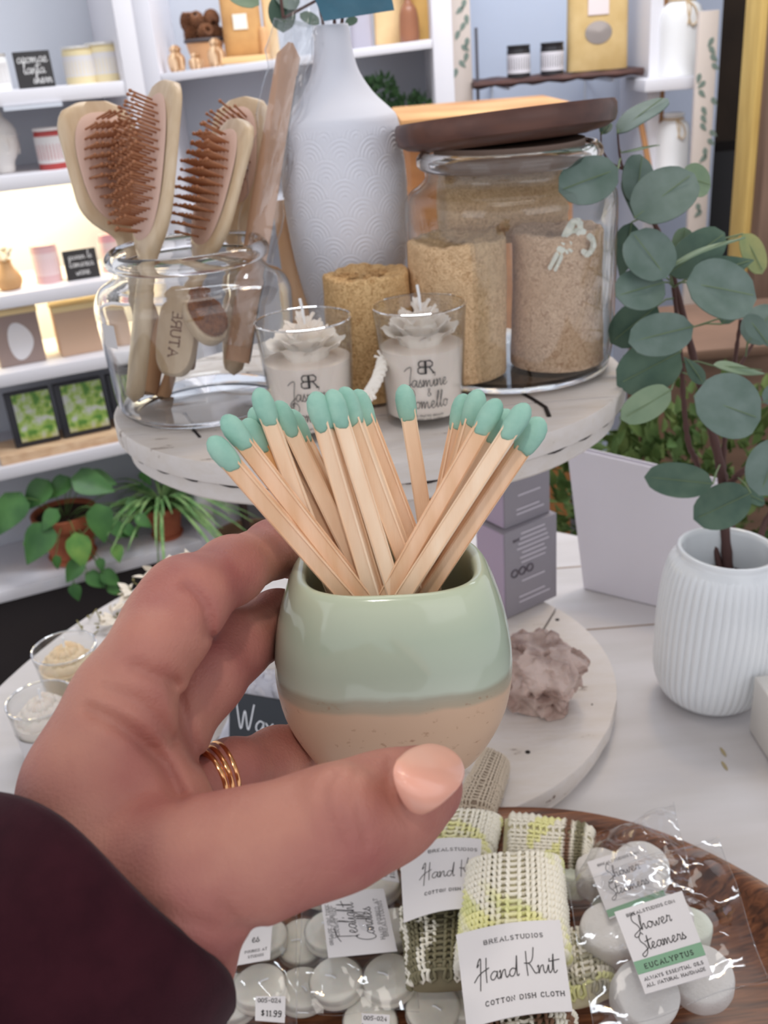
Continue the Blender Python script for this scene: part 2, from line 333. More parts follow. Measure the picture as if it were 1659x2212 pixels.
for (x, y) in [(130, 186), (130, 368), (110, 623), (110, 790), (130, 985), (240, 1218)]: ZS.append(float(lp(x, y)[2]))
for k, z in enumerate(ZS): obj('shelf', lbox(uL, uR, 0, DEP, z-.028, z), white_p, unit_l)
obj('side_panel', lbox(uR-.002, uR+.036, -.004, DEP, .0, 2.3), white_p, unit_l)
obj('back_panel', lbox(uL, uR, DEP, DEP+.012, .0, 2.3), mat('blue_grey_panel', (184, 187, 194), .8, gain=1.2), unit_l)
obj('plinth', lbox(uL, uR, .05, DEP, 0.0, ZS[5]-.03), mat('plinth_dark', (52, 46, 46), .8), unit_l)
warm = bpy.data.materials.new('warm_led'); warm.use_nodes = True
_b = warm.node_tree.nodes['Principled BSDF']; _b.inputs['Emission Color'].default_value = (1, .80, .42, 1); _b.inputs['Emission Strength'].default_value = 9
for k, (zt, zb, pw) in enumerate([(ZS[1]-.028, ZS[2], 2.6), (ZS[2]-.028, ZS[3], 1.0)]):
    tag(obj('light_strip', lbox(uL+.02, uR-.02, DEP-.05, DEP-.035, zt-.010, zt-.0005, 0), warm), ['warm light strip under the second shelf of the left unit', 'warm light strip under the third shelf of the left unit'][k], 'light', 'shelf light strips')
    L = bpy.data.lights.new('strip_glow', 'AREA'); L.shape = 'RECTANGLE'; L.size = 1.1; L.size_y = .03; L.energy = pw; L.color = (1, .84, .5)
    o = bpy.data.objects.new('strip_glow', L); COL.objects.link(o); p = O_+U_*(uL+uR)/2+BK*(DEP-.07); o.location = (p[0], p[1], zt-.014); o.rotation_euler = (0, 0, A_)
def lput(px, back, z): q = plane(px, 500, O_+BK*back, NB); u = float((q-O_)@U_); p = O_+U_*u+BK*back; return np.array([p[0], p[1], z])
def lput2(px, py, back, z):
    """pixel column px near row py"""
    u = float((plane(px, py, O_+BK*back, NB)-O_)@U_); p = O_+U_*u+BK*back; return np.array([p[0], p[1], z])
RL = rotz(A_)
def loc3(vf, p, R=RL): return xf(vf, R, p)
chalk = mat('chalkboard', (52, 50, 50), .8, gain=1.1); chalk_w = mat('chalk_line', (190, 188, 186), .9); ink = mat('ink', (48, 46, 46), .7, gain=1)
jar_w = mat('milk_glass', (226, 222, 220), .25); paper = mat('white_paper', (212, 208, 207), .75, gain=1.05)
def sign(p, w, h, R, lab, lines, tilt=-.12, m=chalk, name='chalkboard_sign'):
    t = thing(name, p, lab, 'sign'); T = R@frame((0, math.sin(-tilt), math.cos(tilt)), (1, 0, 0))
    obj('board', xf(box(w, .006, h, .0015, (0, 0, h/2)), T, p), m, t)
    obj('chalk_writing', xf(write(lines, lambda a, b: (a, -.0036, b)), T, p), chalk_w, t); return t
sz = (lu(117, 150)-lu(35, 150))
sign(lput2(76, 160, .05, ZS[0]), sz, .067, RL, 'dark chalkboard card on the top left shelf beside white jars', [('aromae', .010, 0, .046, True, .0016, 1), ('lanta', .010, .0, .026, True, .0016, 1), ('sherr', .009, .012, .008, True, .0016, 1)])
sz = (lu(215, 575)-lu(140, 575))
sign(lput2(178, 580, .05, ZS[2]), sz, .062, RL, 'black chalkboard card on the glowing lit shelf', [('cearen le', .007, 0, .043, True, .0013, 1), ('lamerea', .008, 0, .027, True, .0013, 1), ('ware', .008, 0, .01, True, .0013, 1)])
def candle_jar(p, r, h, lab, body, lid=None, label_m=paper, group=None, band=(.2, .75)):
    t = thing('candle_jar', p, lab, 'jar', group)
    obj('jar_body', xf(lathe(smooth_prof([(.0001, 0), (r*.9, 0), (r, h*.06), (r, h*.8), (r*.93, h*.88), (r*.93, h*.94), (.0001, h*.94)], 3)*[1, 1], 28), None, p), body, t)
    if lid: obj('lid', xf(lathe([(.0001, h*.92), (r*.98, h*.92), (r*1.0, h*.95), (r*.98, h), (.0001, h*1.005)], 28), None, p), lid, t)
    a = np.linspace(-PI*.95, -PI*.05, 14)
    for z0, z1 in [band]:
        V = np.vstack([np.column_stack([r*1.012*np.cos(a), r*1.012*np.sin(a), np.full(14, z)]) for z in (h*z0, h*z1)])
        obj('paper_label', xf((V, grid_faces(2, 14, False)), None, p), label_m, t)
    return t
candle_jar(lput2(174, 150, .07, ZS[0]), .032, .070, 'white labelled candle jar right of the dark card, top left shelf', mat('amber_wax', (205, 190, 150), .3), mat('tin_lid', (200, 196, 190), .3, metallic=.6), group='white candle jars')
candle_jar(lput2(224, 145, .07, ZS[0]), .032, .074, 'white labelled candle jar nearest the shelf post, top left shelf', mat('amber_wax', (205, 190, 150), .3), mat('tin_lid', (200, 196, 190), .3, metallic=.6), group='white candle jars')
candle_jar(lput2(-14, 160, .05, ZS[0]), .03, .066, 'white jar cut by the left edge of the frame', jar_w, mat('tin_lid', (200, 196, 190), .3, metallic=.6))
candle_jar(lput2(112, 330, .06, ZS[1]), .030, .080, 'red candle jar with white label beside the stone head', mat('red_glass', (160, 62, 60), .2), mat('tin_lid2', (205, 200, 198), .4), band=(.15, .8))
candle_jar(lput2(102, 580, .08, ZS[2]), .028, .085, 'pink candle jar standing on the glowing shelf', mat('pink_glass', (206, 168, 170), .3), None, mat('pink_paper', (216, 194, 194), .7))
candle_jar(lput2(240, 560, .10, ZS[2]), .022, .085, 'pink jar behind the glass rim of the brush jar', mat('rose_glass', (214, 160, 168), .3), None, mat('pink_paper', (216, 194, 194), .7))
def buddha(p, R, h, lab, name='stone_head'):
    """serene head: one surface"""
    def f(X, Y, Z):
        X, Y, Z = X/h, Y/h, Z/h
        def el(c, r): return (np.sqrt(((X-c[0])/r[0])**2+((Y-c[1])/r[1])**2+((Z-c[2])/r[2])**2)-1)*min(r)
        d = el((0, 0, .52), (.30, .30, .36)); d = smin(d, el((0, -.06, .34), (.21, .20, .22)), .08); d = smin(d, el((0, .02, .90), (.12, .12, .10)), .04)
        d = smin(d, el((0, 0, .12), (.17, .17, .22)), .05); d = smin(d, el((0, -.29, .44), (.035, .06, .08)), .03)
        for s in (-1, 1):
            d = smin(d, el((s*.30, .02, .42), (.035, .06, .17)), .02); d = smin(d, el((s*.11, -.24, .50), (.075, .05, .03)), .015); d = smin(d, el((s*.12, -.235, .585), (.09, .04, .014)), .02)
        d = smin(d, el((0, -.255, .305), (.075, .04, .022)), .012)
        curl = .008*(np.sin(X*60)*np.sin(Z*60)*np.sin(Y*60)); d = d-np.where((Z > .66+.25*Y) & (Y > -.4), .016+curl, 0)
        return np.maximum(d, -Z)*h
    V, F = surfnet(f, (-h*.45, -h*.45, -.004), (h*.45, h*.45, h*1.05), h/46)
    return tag(fix_normals(obj(name, xf((relax(V.astype(float), F, 1), F), R, p), mat('white_stone', (214, 210, 206), .8, gain=1.2), at=p, angle=180)), lab, 'statue')
def smin(a, b, k): h = np.clip(.5+.5*(b-a)/k, 0, 1); return b*(1-h)+a*h-k*h*(1-h)
def relax(V, F, it=2, lam=.5):
    E = np.array([(q[i], q[(i+1) % len(q)]) for q in F for i in range(len(q))]); n = len(V)
    for _ in range(it):
        acc = np.zeros_like(V)
        for k in range(3): acc[:, k] = np.bincount(E[:, 0], V[E[:, 1], k], n)+np.bincount(E[:, 1], V[E[:, 0], k], n)
        cnt = np.bincount(E[:, 0], minlength=n)+np.bincount(E[:, 1], minlength=n); V = V*(1-lam)+lam*acc/np.maximum(cnt, 1)[:, None]
    return V
buddha(lput2(4, 330, .08, ZS[1]), RL@rotz(.25), .122, 'white carved serene stone head on the second left shelf')
# dried flower vase on the lit shelf
p = lput2(16, 590, .06, ZS[2]); t = thing('bud_vase', p, 'small tan vase with dried white flowers on the lit shelf', 'vase')
obj('vase_body', xf(lathe(smooth_prof([(.0001, 0), (.018, 0), (.026, .012), (.027, .025), (.016, .042), (.012, .055), (.014, .06)], 4), 24), None, p), mat('tan_ceramic', (180, 140, 96), .6), t)
fl = []
for k in range(14):
    a = rng.uniform(0, 6.3); r = rng.uniform(.004, .02); q = p+[r*math.cos(a), r*math.sin(a), rng.uniform(.068, .085)]; fl += [bar(p+[0, 0, .055], q, .0006, seg=4), xf(ball(.004, 6, 5), None, q)]
obj('dried_flowers', merge(*fl), mat('dried_flower', (214, 206, 184), .9), t)
# boxes on the fourth shelf
def gift_box(px0, px1, py, back, z, h, lab, m, d=.07, pic=None, lean=0):
    u0, u1 = lu(px0, py, back), lu(px1, py, back); c = O_+U_*(u0+u1)/2+BK*(back+d/2); p = np.array([c[0], c[1], z]); t = thing('gift_box', p, lab, 'box')
    obj('box_body', xf(box(u1-u0, d, h, .003, (0, 0, h/2)), RL, p), m, t)
    obj('box_lid', xf(box(u1-u0+.004, d+.004, .012, .002, (0, 0, h+.004)), RL, p), mat('pale_wood_lid', (226, 200, 150), .7), t)
    return t, p, (u1-u0)
t, p, w = gift_box(-20, 84, 700, .05, ZS[3], .112, 'box printed with a seated white figure picture, fourth left shelf', mat('grey_print', (146, 128, 122), .7))
obj('printed_figure', xf(loft([np.column_stack([.026*s*np.cos(np.linspace(0, 2*PI, 24))+.004, np.full(24, -.0356-.0005*(1-s)), .052+.040*s*np.sin(np.linspace(0, 2*PI, 24))*(1-.25*np.cos(np.linspace(0, 2*PI, 24)))]) for s in (1, .6, .05)], False, True), RL, p), mat('print_white', (206, 204, 206), .7), t)
t, p, w = gift_box(120, 236, 700, .05, ZS[3], .100, 'plain tan card box on the fourth left shelf', mat('tan_card', (190, 160, 136), .75))
obj('round_sticker', xf((lambda v: (v[0]@np.array([[1, 0, 0], [0, 0, 1], [0, -1, 0]]).T, v[1]))(lathe([(.0001, .0006), (.005, .0006), (.005, 0)], 16)), RL, p+RL@np.array([-w/2+.012, -.0354, .088])), paper, t)
# bamboo pictures on a wooden board, fifth shelf
zb = ZS[4]; u0, u1 = lu(-10, 950), lu(300, 940)
tag(obj('wooden_board', lbox(u0, u1, .012, .12, zb, zb+.022, .002), mat('board_wood', (214, 184, 150), .7, c2=(196, 160, 126), nscale=12, stretch=(1, 8, 8))), 'long light wooden board carrying the bamboo boxes', 'board')
black_box = mat('black_box', (40, 40, 46), .35)
def bamboo_mat(nm):
    m = bpy.data.materials.new(nm); m.use_nodes = True; nt = m.node_tree; N = nt.nodes; L = nt.links; b = N['Principled BSDF']
    tc = N.new('ShaderNodeTexCoord'); n1 = N.new('ShaderNodeTexNoise'); n1.inputs['Scale'].default_value = 45; n1.inputs['Detail'].default_value = 5
    cr = N.new('ShaderNodeValToRGB'); cr.color_ramp.elements[0].position = .38; cr.color_ramp.elements[0].color = lin((86, 140, 50))+(1,); cr.color_ramp.elements[1].position = .62; cr.color_ramp.elements[1].color = lin((206, 210, 204))+(1,)
    q = cr.color_ramp.elements.new(.5); q.color = lin((168, 196, 96))+(1,)
    sx = N.new('ShaderNodeSeparateXYZ'); mx = N.new('ShaderNodeMixRGB'); mr = N.new('ShaderNodeMapRange'); mr.inputs[1].default_value = .03; mr.inputs[2].default_value = .005; mx.inputs[2].default_value = lin((176, 164, 84))+(1,)
    L.new(tc.outputs['Object'], n1.inputs[0]); L.new(n1.outputs[0], cr.inputs[0]); L.new(tc.outputs['Object'], sx.inputs[0]); L.new(sx.outputs[2], mr.inputs[0]); L.new(mr.outputs[0], mx.inputs[0]); L.new(cr.outputs[0], mx.inputs[1]); L.new(mx.outputs[0], b.inputs['Base Color']); b.inputs['Roughness'].default_value = .3
    return m
bam = bamboo_mat('bamboo_print')
for k, (x0, x1, lab) in enumerate([(12, 124, 'black box with green bamboo picture, nearest the left frame edge'), (124, 240, 'black box with green bamboo picture, in the middle of the row'), (244, 340, 'black box with bamboo picture, mostly hidden behind the brush jar')]):
    a, b_ = lu(x0, 890, .03), lu(x1, 890, .03); c = O_+U_*(a+b_)/2+BK*.055; p = np.array([c[0], c[1], zb+.022]); t = thing('picture_box', p, lab, 'box', 'bamboo picture boxes'); w = b_-a-.008; h = .122
    T = RL@frame((0, .16, 1), (1, 0, 0))
    obj('box_body', xf(box(w, .03, h, .002, (0, 0, h/2)), T, p), black_box, t)
    obj('bamboo_picture', xf(box(w-.018, .002, h-.016, 0, (.006, -.0155, h/2+.002)), T, p), bam, t)
# price cards hanging on shelf edges
rail = mat('clear_rail', (196, 200, 208), .3)
for k, (x0, x1, y, zi) in enumerate([(0, 130, 205, 0)]):
    tag(obj('shelf_rail', lbox(lu(x0, y), lu(x1, y), -.006, -.001, ZS[zi]-.036, ZS[zi]-.028, 0), rail), 'clear label rail under the top left shelf', 'label holder')

# ---- potted plants on the lowest shelf
terra = mat('terracotta', (168, 96, 66), .8, c2=(150, 82, 56), nscale=30); soil = mat('soil', (58, 42, 34), .95)
leafg = mat('pothos_leaf', (56, 98, 52), .45, c2=(80, 126, 66), nscale=18, gain=1.1); leafl = mat('pothos_light', (130, 168, 84), .5, c2=(92, 140, 70), nscale=20); stem_m = mat('green_stem', (92, 120, 66), .6)
def pot_shape(r0_, r1_, h): return lathe([(.0001, 0), (r0_, 0), (r1_*.97, h*.78), (r1_*1.08, h*.79), (r1_*1.1, h), (r1_*.98, h), (r1_*.95, h*.9), (.0001, h*.9)], 36)
def leaf(L, W, kind='heart', n=9, curl=.15, fold=.12):
    """leaf in local axes: x = along, y = across, z = up; base at the origin"""
    s = np.linspace(0, 1, n); 
    if kind == 'heart': w = np.sin(PI*s**.62)**.8*(1-.35*s); back = .12
    elif kind == 'round': w = np.sqrt(np.clip(1-(2*s-1)**2, 0, 1)); back = 0
    else: w = np.sin(PI*s**.7); back = 0
    w = np.clip(w, .02, None); rows = []
    for i in range(n):
        x = s[i]*L; rows.append([(x-(back*L*(1-s[i])**4)*abs(j)*1.2, j*w[i]*W/2, -curl*L*s[i]**2+fold*W*abs(j)*w[i]) for j in (-1, -.5, 0, .5, 1)])
    V = np.array(rows).reshape(-1, 3); F = grid_faces(n, 5, False); V2 = V-[0, 0, .0004*max(1, L/.02)]
    m = len(V); F2 = [tuple(i+m for i in q)[::-1] for q in F]; ed = [(i, i+1) for i in range(4)]+[((n-1)*5+i+1, (n-1)*5+i) for i in range(4)]+[(i*5+5, i*5) for i in range(n-1)]+[(i*5+4, i*5+9) for i in range(n-1)]
    return np.vstack([V, V2]), F+F2+[(a, b, b+m, a+m) for a, b in ed]
def setleaf(vf, base, tip_dir, nrm):
    x = unit(tip_dir); z = np.asarray(nrm, float); z = unit(z-x*(x@z)); return xf(vf, np.column_stack([x, np.cross(z, x), z]), base)
pc_ = lput2(150, 1160, .085, ZS[5]); t = thing('potted_pothos', pc_, 'trailing pothos in a terracotta pot hanging over the lowest shelf edge', 'plant')
obj('plant_pot', xf(pot_shape(.048, .070, .125), None, pc_), terra, t); obj('saucer', xf(lathe([(.0001, 0), (.05, 0), (.058, .014), (.054, .014), (.0001, .004)], 30), None, pc_), terra, t)
obj('soil', xf(lathe([(.0001, .118), (.064, .116), (.064, .105)], 24), None, pc_), soil, t)
lv = []; lvl = []; sm = []
pd = [(40, 1110, 90, -1, .02, 0), (100, 1075, 75, -1, .3, 0), (165, 1070, 85, 1, .5, 0), (195, 1055, 60, 1, .5, 0), (120, 1125, 50, -1, .2, 0), (8, 1100, 40, -1, .3, 0), (210, 1130, 80, 0, 0, 0), (100, 1175, 90, -1, .0, 0), (165, 1190, 75, 0, .1, 1), (62, 1180, 35, 0, 0, 1), (120, 1215, 30, 0, 0, 0), (240, 1155, 50, 1, .1, 0), (268, 1155, 40, 1, .1, 0), (275, 1105, 45, 1, .5, 0), (295, 1135, 42, 1, .2, 0), (315, 1060, 50, 0, 1, 0), (250, 1195, 40, 0, 0, 1), (170, 1235, 55, -1, 0, 0), (190, 1262, 50, 1, 0, 0), (222, 1258, 50, 1, 0, 0), (160, 1280, 40, 0, 0, 0), (235, 1280, 35, 1, 0, 0), (215, 1220, 30, 0, 0, 0), (145, 1060, 60, -1, .4, 0)]
for (x, y, sz, sd, upk, li) in pd:
    bk = -.03 if y > 1120 else rng.uniform(-.03, .06); q = plane(x, y-sz*.4, O_+BK*bk, NB); L = sz/1000.*1.05
    dr_ = unit(U_*sd*.8+np.array([0, 0, -.9+upk*1.1])+NB*.35*rng.uniform(.4, 1)); nn = unit(NB*.9+np.array([0, 0, .8])+U_*rng.uniform(-.4, .4))
    (lvl if li else lv).append(setleaf(leaf(L, L*.82, 'heart'), q, dr_, nn))
    a = pc_+np.array([0, 0, .1]); mid = (a+q)/2+NB*.03+np.array([0, 0, .03]); sm.append(tube(crom([a, mid, q], 5), .0011, 5))
obj('foliage', merge(*lv), leafg, t, angle=60); obj('young_leaves', merge(*lvl), leafl, t, angle=60); obj('vines', merge(*sm), stem_m, t)
def spider(p, n, L, seed):
    r = np.random.default_rng(seed); out = []
    for k in range(n):
        a = r.uniform(0, 2*PI); e = r.uniform(.35, 1.35); ln = L*r.uniform(.6, 1.15); d = np.array([math.cos(a)*math.cos(e), math.sin(a)*math.cos(e), math.sin(e)]); P_ = []
        for s in np.linspace(0, 1, 9): P_.append(p+d*ln*s+np.array([math.cos(a), math.sin(a), 0])*ln*.35*s*s-np.array([0, 0, 1])*ln*.75*s**2.2)
        P_ = np.array(P_); w = .0046*np.sin(PI*np.linspace(.12, .98, 9))**.6; out.append(tube(P_, w, 4, flat=.18, ref=(0, 0, 1)))
    return merge(*out)
ps = lput2(362, 1150, .075, ZS[5]); t = thing('potted_spider_plant', ps, 'spider plant with narrow arching leaves in a small terracotta pot', 'plant')
obj('plant_pot', xf(pot_shape(.032, .043, .085), None, ps), terra, t); obj('saucer', xf(lathe([(.0001, 0), (.034, 0), (.04, .011), (.037, .011), (.0001, .004)], 30), None, ps), terra, t)
obj('foliage', spider(ps+[0, 0, .08], 90, .21, 3), mat('spider_leaf', (84, 128, 72), .5, c2=(140, 170, 110), nscale=30), t, angle=60)
obj('hanging_shoot', merge(tube(crom([ps+[0, 0, .07], ps+[.0, -.10, .05], ps+[.0, -.16, -.05], ps+[0.01, -.165, -.12]], 6), .0018, 6)), stem_m, t)
# tall plant standing behind the tier
pt = lput2(503, 1150, .12, 0)+np.array([.04, -.02, 0]); pt[2] = 0
t = thing('potted_palm', pt, 'dark-stemmed palm with slender leaves beyond the left shelving post', 'plant')
obj('plant_pot', xf(pot_shape(.07, .085, .24), None, pt), mat('basket_pot', (120, 96, 76), .9), t)
obj('trunk', tube([pt+[0, 0, .2], pt+[0, 0, .40], pt+[.005, 0, .62]], .011, 8), mat('dark_bark', (64, 52, 48), .9), t)
obj('foliage', merge(spider(pt+[.005, 0, .60], 40, .24, 5), spider(pt+[0, 0, .45], 22, .2, 8)), mat('palm_leaf', (82, 118, 74), .5, c2=(110, 142, 90), nscale=14), t, angle=60)

# ================================================================ middle unit
YM = 2.62
um = thing('wall_shelving', [0, YM, 0], 'tall white shelving bay in the middle holding pouches and woodcraft', 'shelves')
xl, xr = vy(308, 60, YM)[0], vy(955, 60, YM)[0]
def vbox(x0, x1, y0, y1, z0, z1, bev=.002): return box(abs(x1-x0), y1-y0, z1-z0, bev, ((x0+x1)/2, (y0+y1)/2, (z0+z1)/2))
obj('side_panel', vbox(xl-.018, xl+.024, YM, YM+.3, 0, 2.3), white_p, um); obj('side_panel', vbox(xr-.024, xr+.024, YM, YM+.3, 0, 2.3), white_p, um)
obj('back_panel', vbox(xl, xr, YM+.3, YM+.312, 0, 2.3), mat('blue_grey_panel', (184, 187, 194), .8), um)
zl, zr = vy(345, 160, YM)[2], vy(932, 84, YM)[2]
def slope_z(x): return zl+(zr-zl)*(x-(xl+.02))/((xr-.02)-(xl+.02))
v, f = box(xr-xl-.05, .3, .02, .002, ((xl+xr)/2, YM+.15, 0)); v = v.copy(); v[:, 2] += slope_z(v[:, 0])-.010
obj('shelf', (v, f), white_p, um); ZM = (zl+zr)/2
z2 = ZM-.33
obj('shelf', vbox(xl+.02, xr-.02, YM, YM+.3, z2-.02, z2), white_p, um); obj('shelf', vbox(xl+.02, xr-.02, YM, YM+.3, .5, .52), white_p, um)
tag(obj('timber_post', vbox(xl-.055, xl-.022, YM+.02, YM+.06, 0.9, 2.3), mat('raw_timber', (196, 158, 108), .8, c2=(176, 136, 90), nscale=8, stretch=(6, 6, 1))), 'raw timber post standing between the two white shelving units', 'post')
def mput(px, py, back=.12):
    q = vy(px, py, YM+back); return np.array([q[0], q[1], slope_z(q[0])])
kraft = mat('kraft_paper', (190, 146, 92), .75, c2=(176, 132, 82), nscale=20, bump=.4, bscale=60, bdist=.003)
kraft_l = mat('kraft_pale', (214, 184, 138), .75, c2=(200, 168, 122), nscale=15)
def pouch(p, w, h, lab, m=kraft, label=None, oval=False, R=None, d=.03):
    R = np.eye(3) if R is None else R; t = thing('paper_pouch', p, lab, 'pouch'); rings = []
    for s in np.linspace(0, 1, 14):
        th_ = d*math.sin(PI*min(1, .25+s*.78))**.7 if s < .97 else .002; th_ = max(th_, .002); a = np.linspace(0, 2*PI, 32, endpoint=False); cx, cy = sup(a, 3.2); rings.append(np.column_stack([cx*w/2*(1-.03*math.sin(PI*s)), cy*th_, np.full(32, s*h)]))
    obj('pouch_body', xf(loft(rings), R, p), m, t, angle=60)
    if label: x, z, lw, lh, lm = label; obj('paper_label', xf(box(lw, .003, lh, 0, (x, -d*1.02, z)), R, p), lm, t)
    if oval:
        a = np.linspace(0, 2*PI, 30, endpoint=False); x, z, rx, rz = oval; obj('window', xf(loft([np.column_stack([x+k*rx*np.cos(a), np.full(30, -d*1.02-.003*(1-k)), z+k*rz*np.sin(a)]) for k in (1, .7, .02)], False, True), R, p), mat('foil_window', (150, 140, 134), .15, metallic=.5), t)
    return t
p = mput(528, 105); pouch(p, .098, .19, 'kraft paper pouch with small white label on the middle shelf', label=(0, .092, .034, .034, mat('label_green_white', (222, 220, 206), .7)))
p = mput(530, 125, .06); tag(obj('wooden_block', xf(box(.12, .05, .016, .003, (0, 0, .008)), None, p), mat('pale_block', (214, 176, 124), .7)), 'flat pale wooden block in front of the kraft pouch', 'block')
p = mput(590, 110, .14); pouch(p, .034, .20, 'narrow kraft pouch standing behind the wrapped sticks', m=kraft_l, d=.012)
p = mput(573, 110, .1); tag(obj('wooden_peg', xf(lathe(smooth_prof([(.0001, 0), (.011, 0), (.012, .04), (.011, .066), (.006, .074), (.0001, .075)], 4), 16), None, p), mat('peg_wood', (196, 152, 106), .6)), 'small rounded wooden peg beside the kraft pouch', 'ornament')
# bowl of pine cones
p = mput(446, 120, .15); t = thing('wooden_bowl', p, 'tan bowl heaped with brown cones on the middle shelf', 'bowl')
obj('bowl_body', xf(lathe(smooth_prof([(.0001, 0), (.028, 0), (.04, .03), (.048, .062), (.046, .062), (.036, .03), (.0001, .012)], 4), 30), None, p), mat('bowl_wood', (206, 160, 116), .6), t)
obj('dark_rim', xf(torus(.047, .005, 36, 8), None, p+[0, 0, .063]), mat('rim_dark', (70, 62, 62), .6), t)
cone_m = mat('pine_cone', (120, 78, 50), .8, c2=(88, 56, 38), nscale=40)
def pinecone(r, h):
    out = [ball(r*.6, 10, 8, (1, 1, h/r*.8))]
    for k in range(9):
        z = -h*.8+k*h*.2; rr = r*math.sqrt(max(.06, 1-(z/h)**2))
        for j in range(9):
            a = j*2*PI/9+k*.35; out.append(xf(ball(r*.24, 6, 5, (1.1, .9, .4)), rotz(a)@np.array([[1, 0, -.5], [0, 1, 0], [.5, 0, 1]]), (rr*.8*math.cos(a), rr*.8*math.sin(a), z)))
    return merge(*out)
pcv = pinecone(.02, .024)
for k, (dx, dz, dy) in enumerate([(-.03, .085, 0), (0.006, .09, -.01), (.034, .084, 0), (-.012, .118, .005), (.024, .12, .01), (-.036, .116, .01)]):
    tag(obj('pine_cone', xf(pcv, np.array(Matrix.Rotation(k*1.3, 3, (1, .4, .2))), p+[dx, dy, dz-.01]), cone_m), ['brown cone at the left of the bowl heap', 'brown cone in the middle front of the bowl heap', 'brown cone at the right of the bowl heap', 'upper brown cone in the bowl heap', 'upper right brown cone in the bowl heap', 'upper left brown cone in the bowl heap'][k], 'cone', 'cones in the bowl')
strw = mat('carved_pale', (214, 182, 146), .7, c2=(150, 108, 70), nscale=9, ramp=(.45, .55), stretch=(14, 14, 1))
for k, (x, y, r, h) in enumerate([(382, 135, .020, .058), (424, 140, .017, .036), (468, 125, .020, .062)]):
    p = mput(x, y, .05); tag(obj('carved_ornament', xf(lathe(smooth_prof([(.0001, 0), (r*.8, 0), (r*1.05, h*.3), (r, h*.55), (r*.6, h*.72), (r*.72, h*.86), (r*.3, h), (.0001, h)], 4), 20), None, p), strw), ['striped carved wooden ornament nearest the white post', 'short striped carved ornament between two taller ones', 'striped carved wooden ornament in front of the tan bowl'][k], 'ornament', 'carved wooden ornaments')
for k, (x0, x1, y, h, lab, m) in enumerate([(760, 803, 80, .16, 'grey paper pouch beside the vase neck on the middle shelf', mat('grey_pouch', (160, 156, 166), .7)), (812, 878, 70, .18, 'tan pouch right of the grey one on the middle shelf', kraft_l), (890, 932, 70, .2, 'yellow kraft pouch against the right shelf post', mat('yellow_kraft', (208, 168, 98), .7))]):
    p = mput((x0+x1)/2, y, .12); pouch(p, (x1-x0)*2.75/FPX, h, lab, m=m, d=.022)
p = mput(884, 60, .07); t = thing('dried_bouquet', p, 'brown bottle with dried stems on the middle shelf', 'flowers')
obj('bottle', xf(lathe(smooth_prof([(.0001, 0), (.022, 0), (.024, .04), (.02, .07), (.008, .09), (.009, .11)], 4), 20), None, p), mat('brown_bottle', (140, 92, 66), .3), t)
obj('dried_stems', xf(merge(*[tube([(0, 0, .1), (rng.uniform(-.03, .03), rng.uniform(-.02, .02), .17), (rng.uniform(-.06, .06), rng.uniform(-.03, .03), .24)], .002, 5) for _ in range(14)]), None, p), mat('dried_brown', (150, 108, 78), .9), t)
# bushy green plant and wooden crate on the shelf below
def bush(c, r, n, L, seed, W=.6, up_=.25):
    R_ = np.random.default_rng(seed); out = []
    for _ in range(n):
        d = unit(R_.normal(size=3)); q = np.asarray(c)+d*np.asarray(r)*R_.uniform(.3, 1)**.5; dr_ = unit(d+R_.normal(size=3)*.5+[0, 0, up_]); out.append(setleaf(leaf(L*R_.uniform(.7, 1.2), L*W, 'oval', 4), q, dr_, R_.normal(size=3)))
    return merge(*out)
bush_m = mat('bush_leaf', (92, 128, 84), .6, c2=(58, 92, 56), nscale=16)
pc = vy(850, 215, YM+.15); pc = np.array([pc[0]-.01, pc[1], z2]); t = thing('potted_ivy', pc, 'small-leaved bushy green plant seen beyond the tall white vase', 'plant')
obj('plant_pot', xf(pot_shape(.05, .06, .1), None, pc), terra, t)
zt = vy(830, 215, YM+.15)[2]
obj('foliage', merge(bush([pc[0]-.03, pc[1], zt], (.055, .08, .055), 260, .022, 1), bush([pc[0]+.06, pc[1], zt-.035], (.06, .08, .04), 220, .02, 2), bush([pc[0], pc[1], (zt+z2)/2], (.05, .05, .1), 160, .022, 4)), bush_m, t, angle=60)
q0, q1 = vy(870, 262, 1.9), vy(1090, 232, 1.9); zc = vy(960, 252, 1.9)[2]
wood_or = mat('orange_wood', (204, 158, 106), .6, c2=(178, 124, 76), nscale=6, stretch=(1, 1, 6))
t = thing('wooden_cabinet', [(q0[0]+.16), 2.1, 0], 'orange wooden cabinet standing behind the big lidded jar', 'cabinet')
obj('cabinet_body', box(.30, .36, zc-.02, .004, (q0[0]+.16, 2.1, (zc-.02)/2)), mat('orange_side', (180, 122, 72), .6, c2=(160, 104, 60), nscale=6, stretch=(1, 1, 5)), t); obj('cabinet_top', box(.33, .42, .022, .004, (q0[0]+.16, 2.09, zc-.009)), wood_or, t)
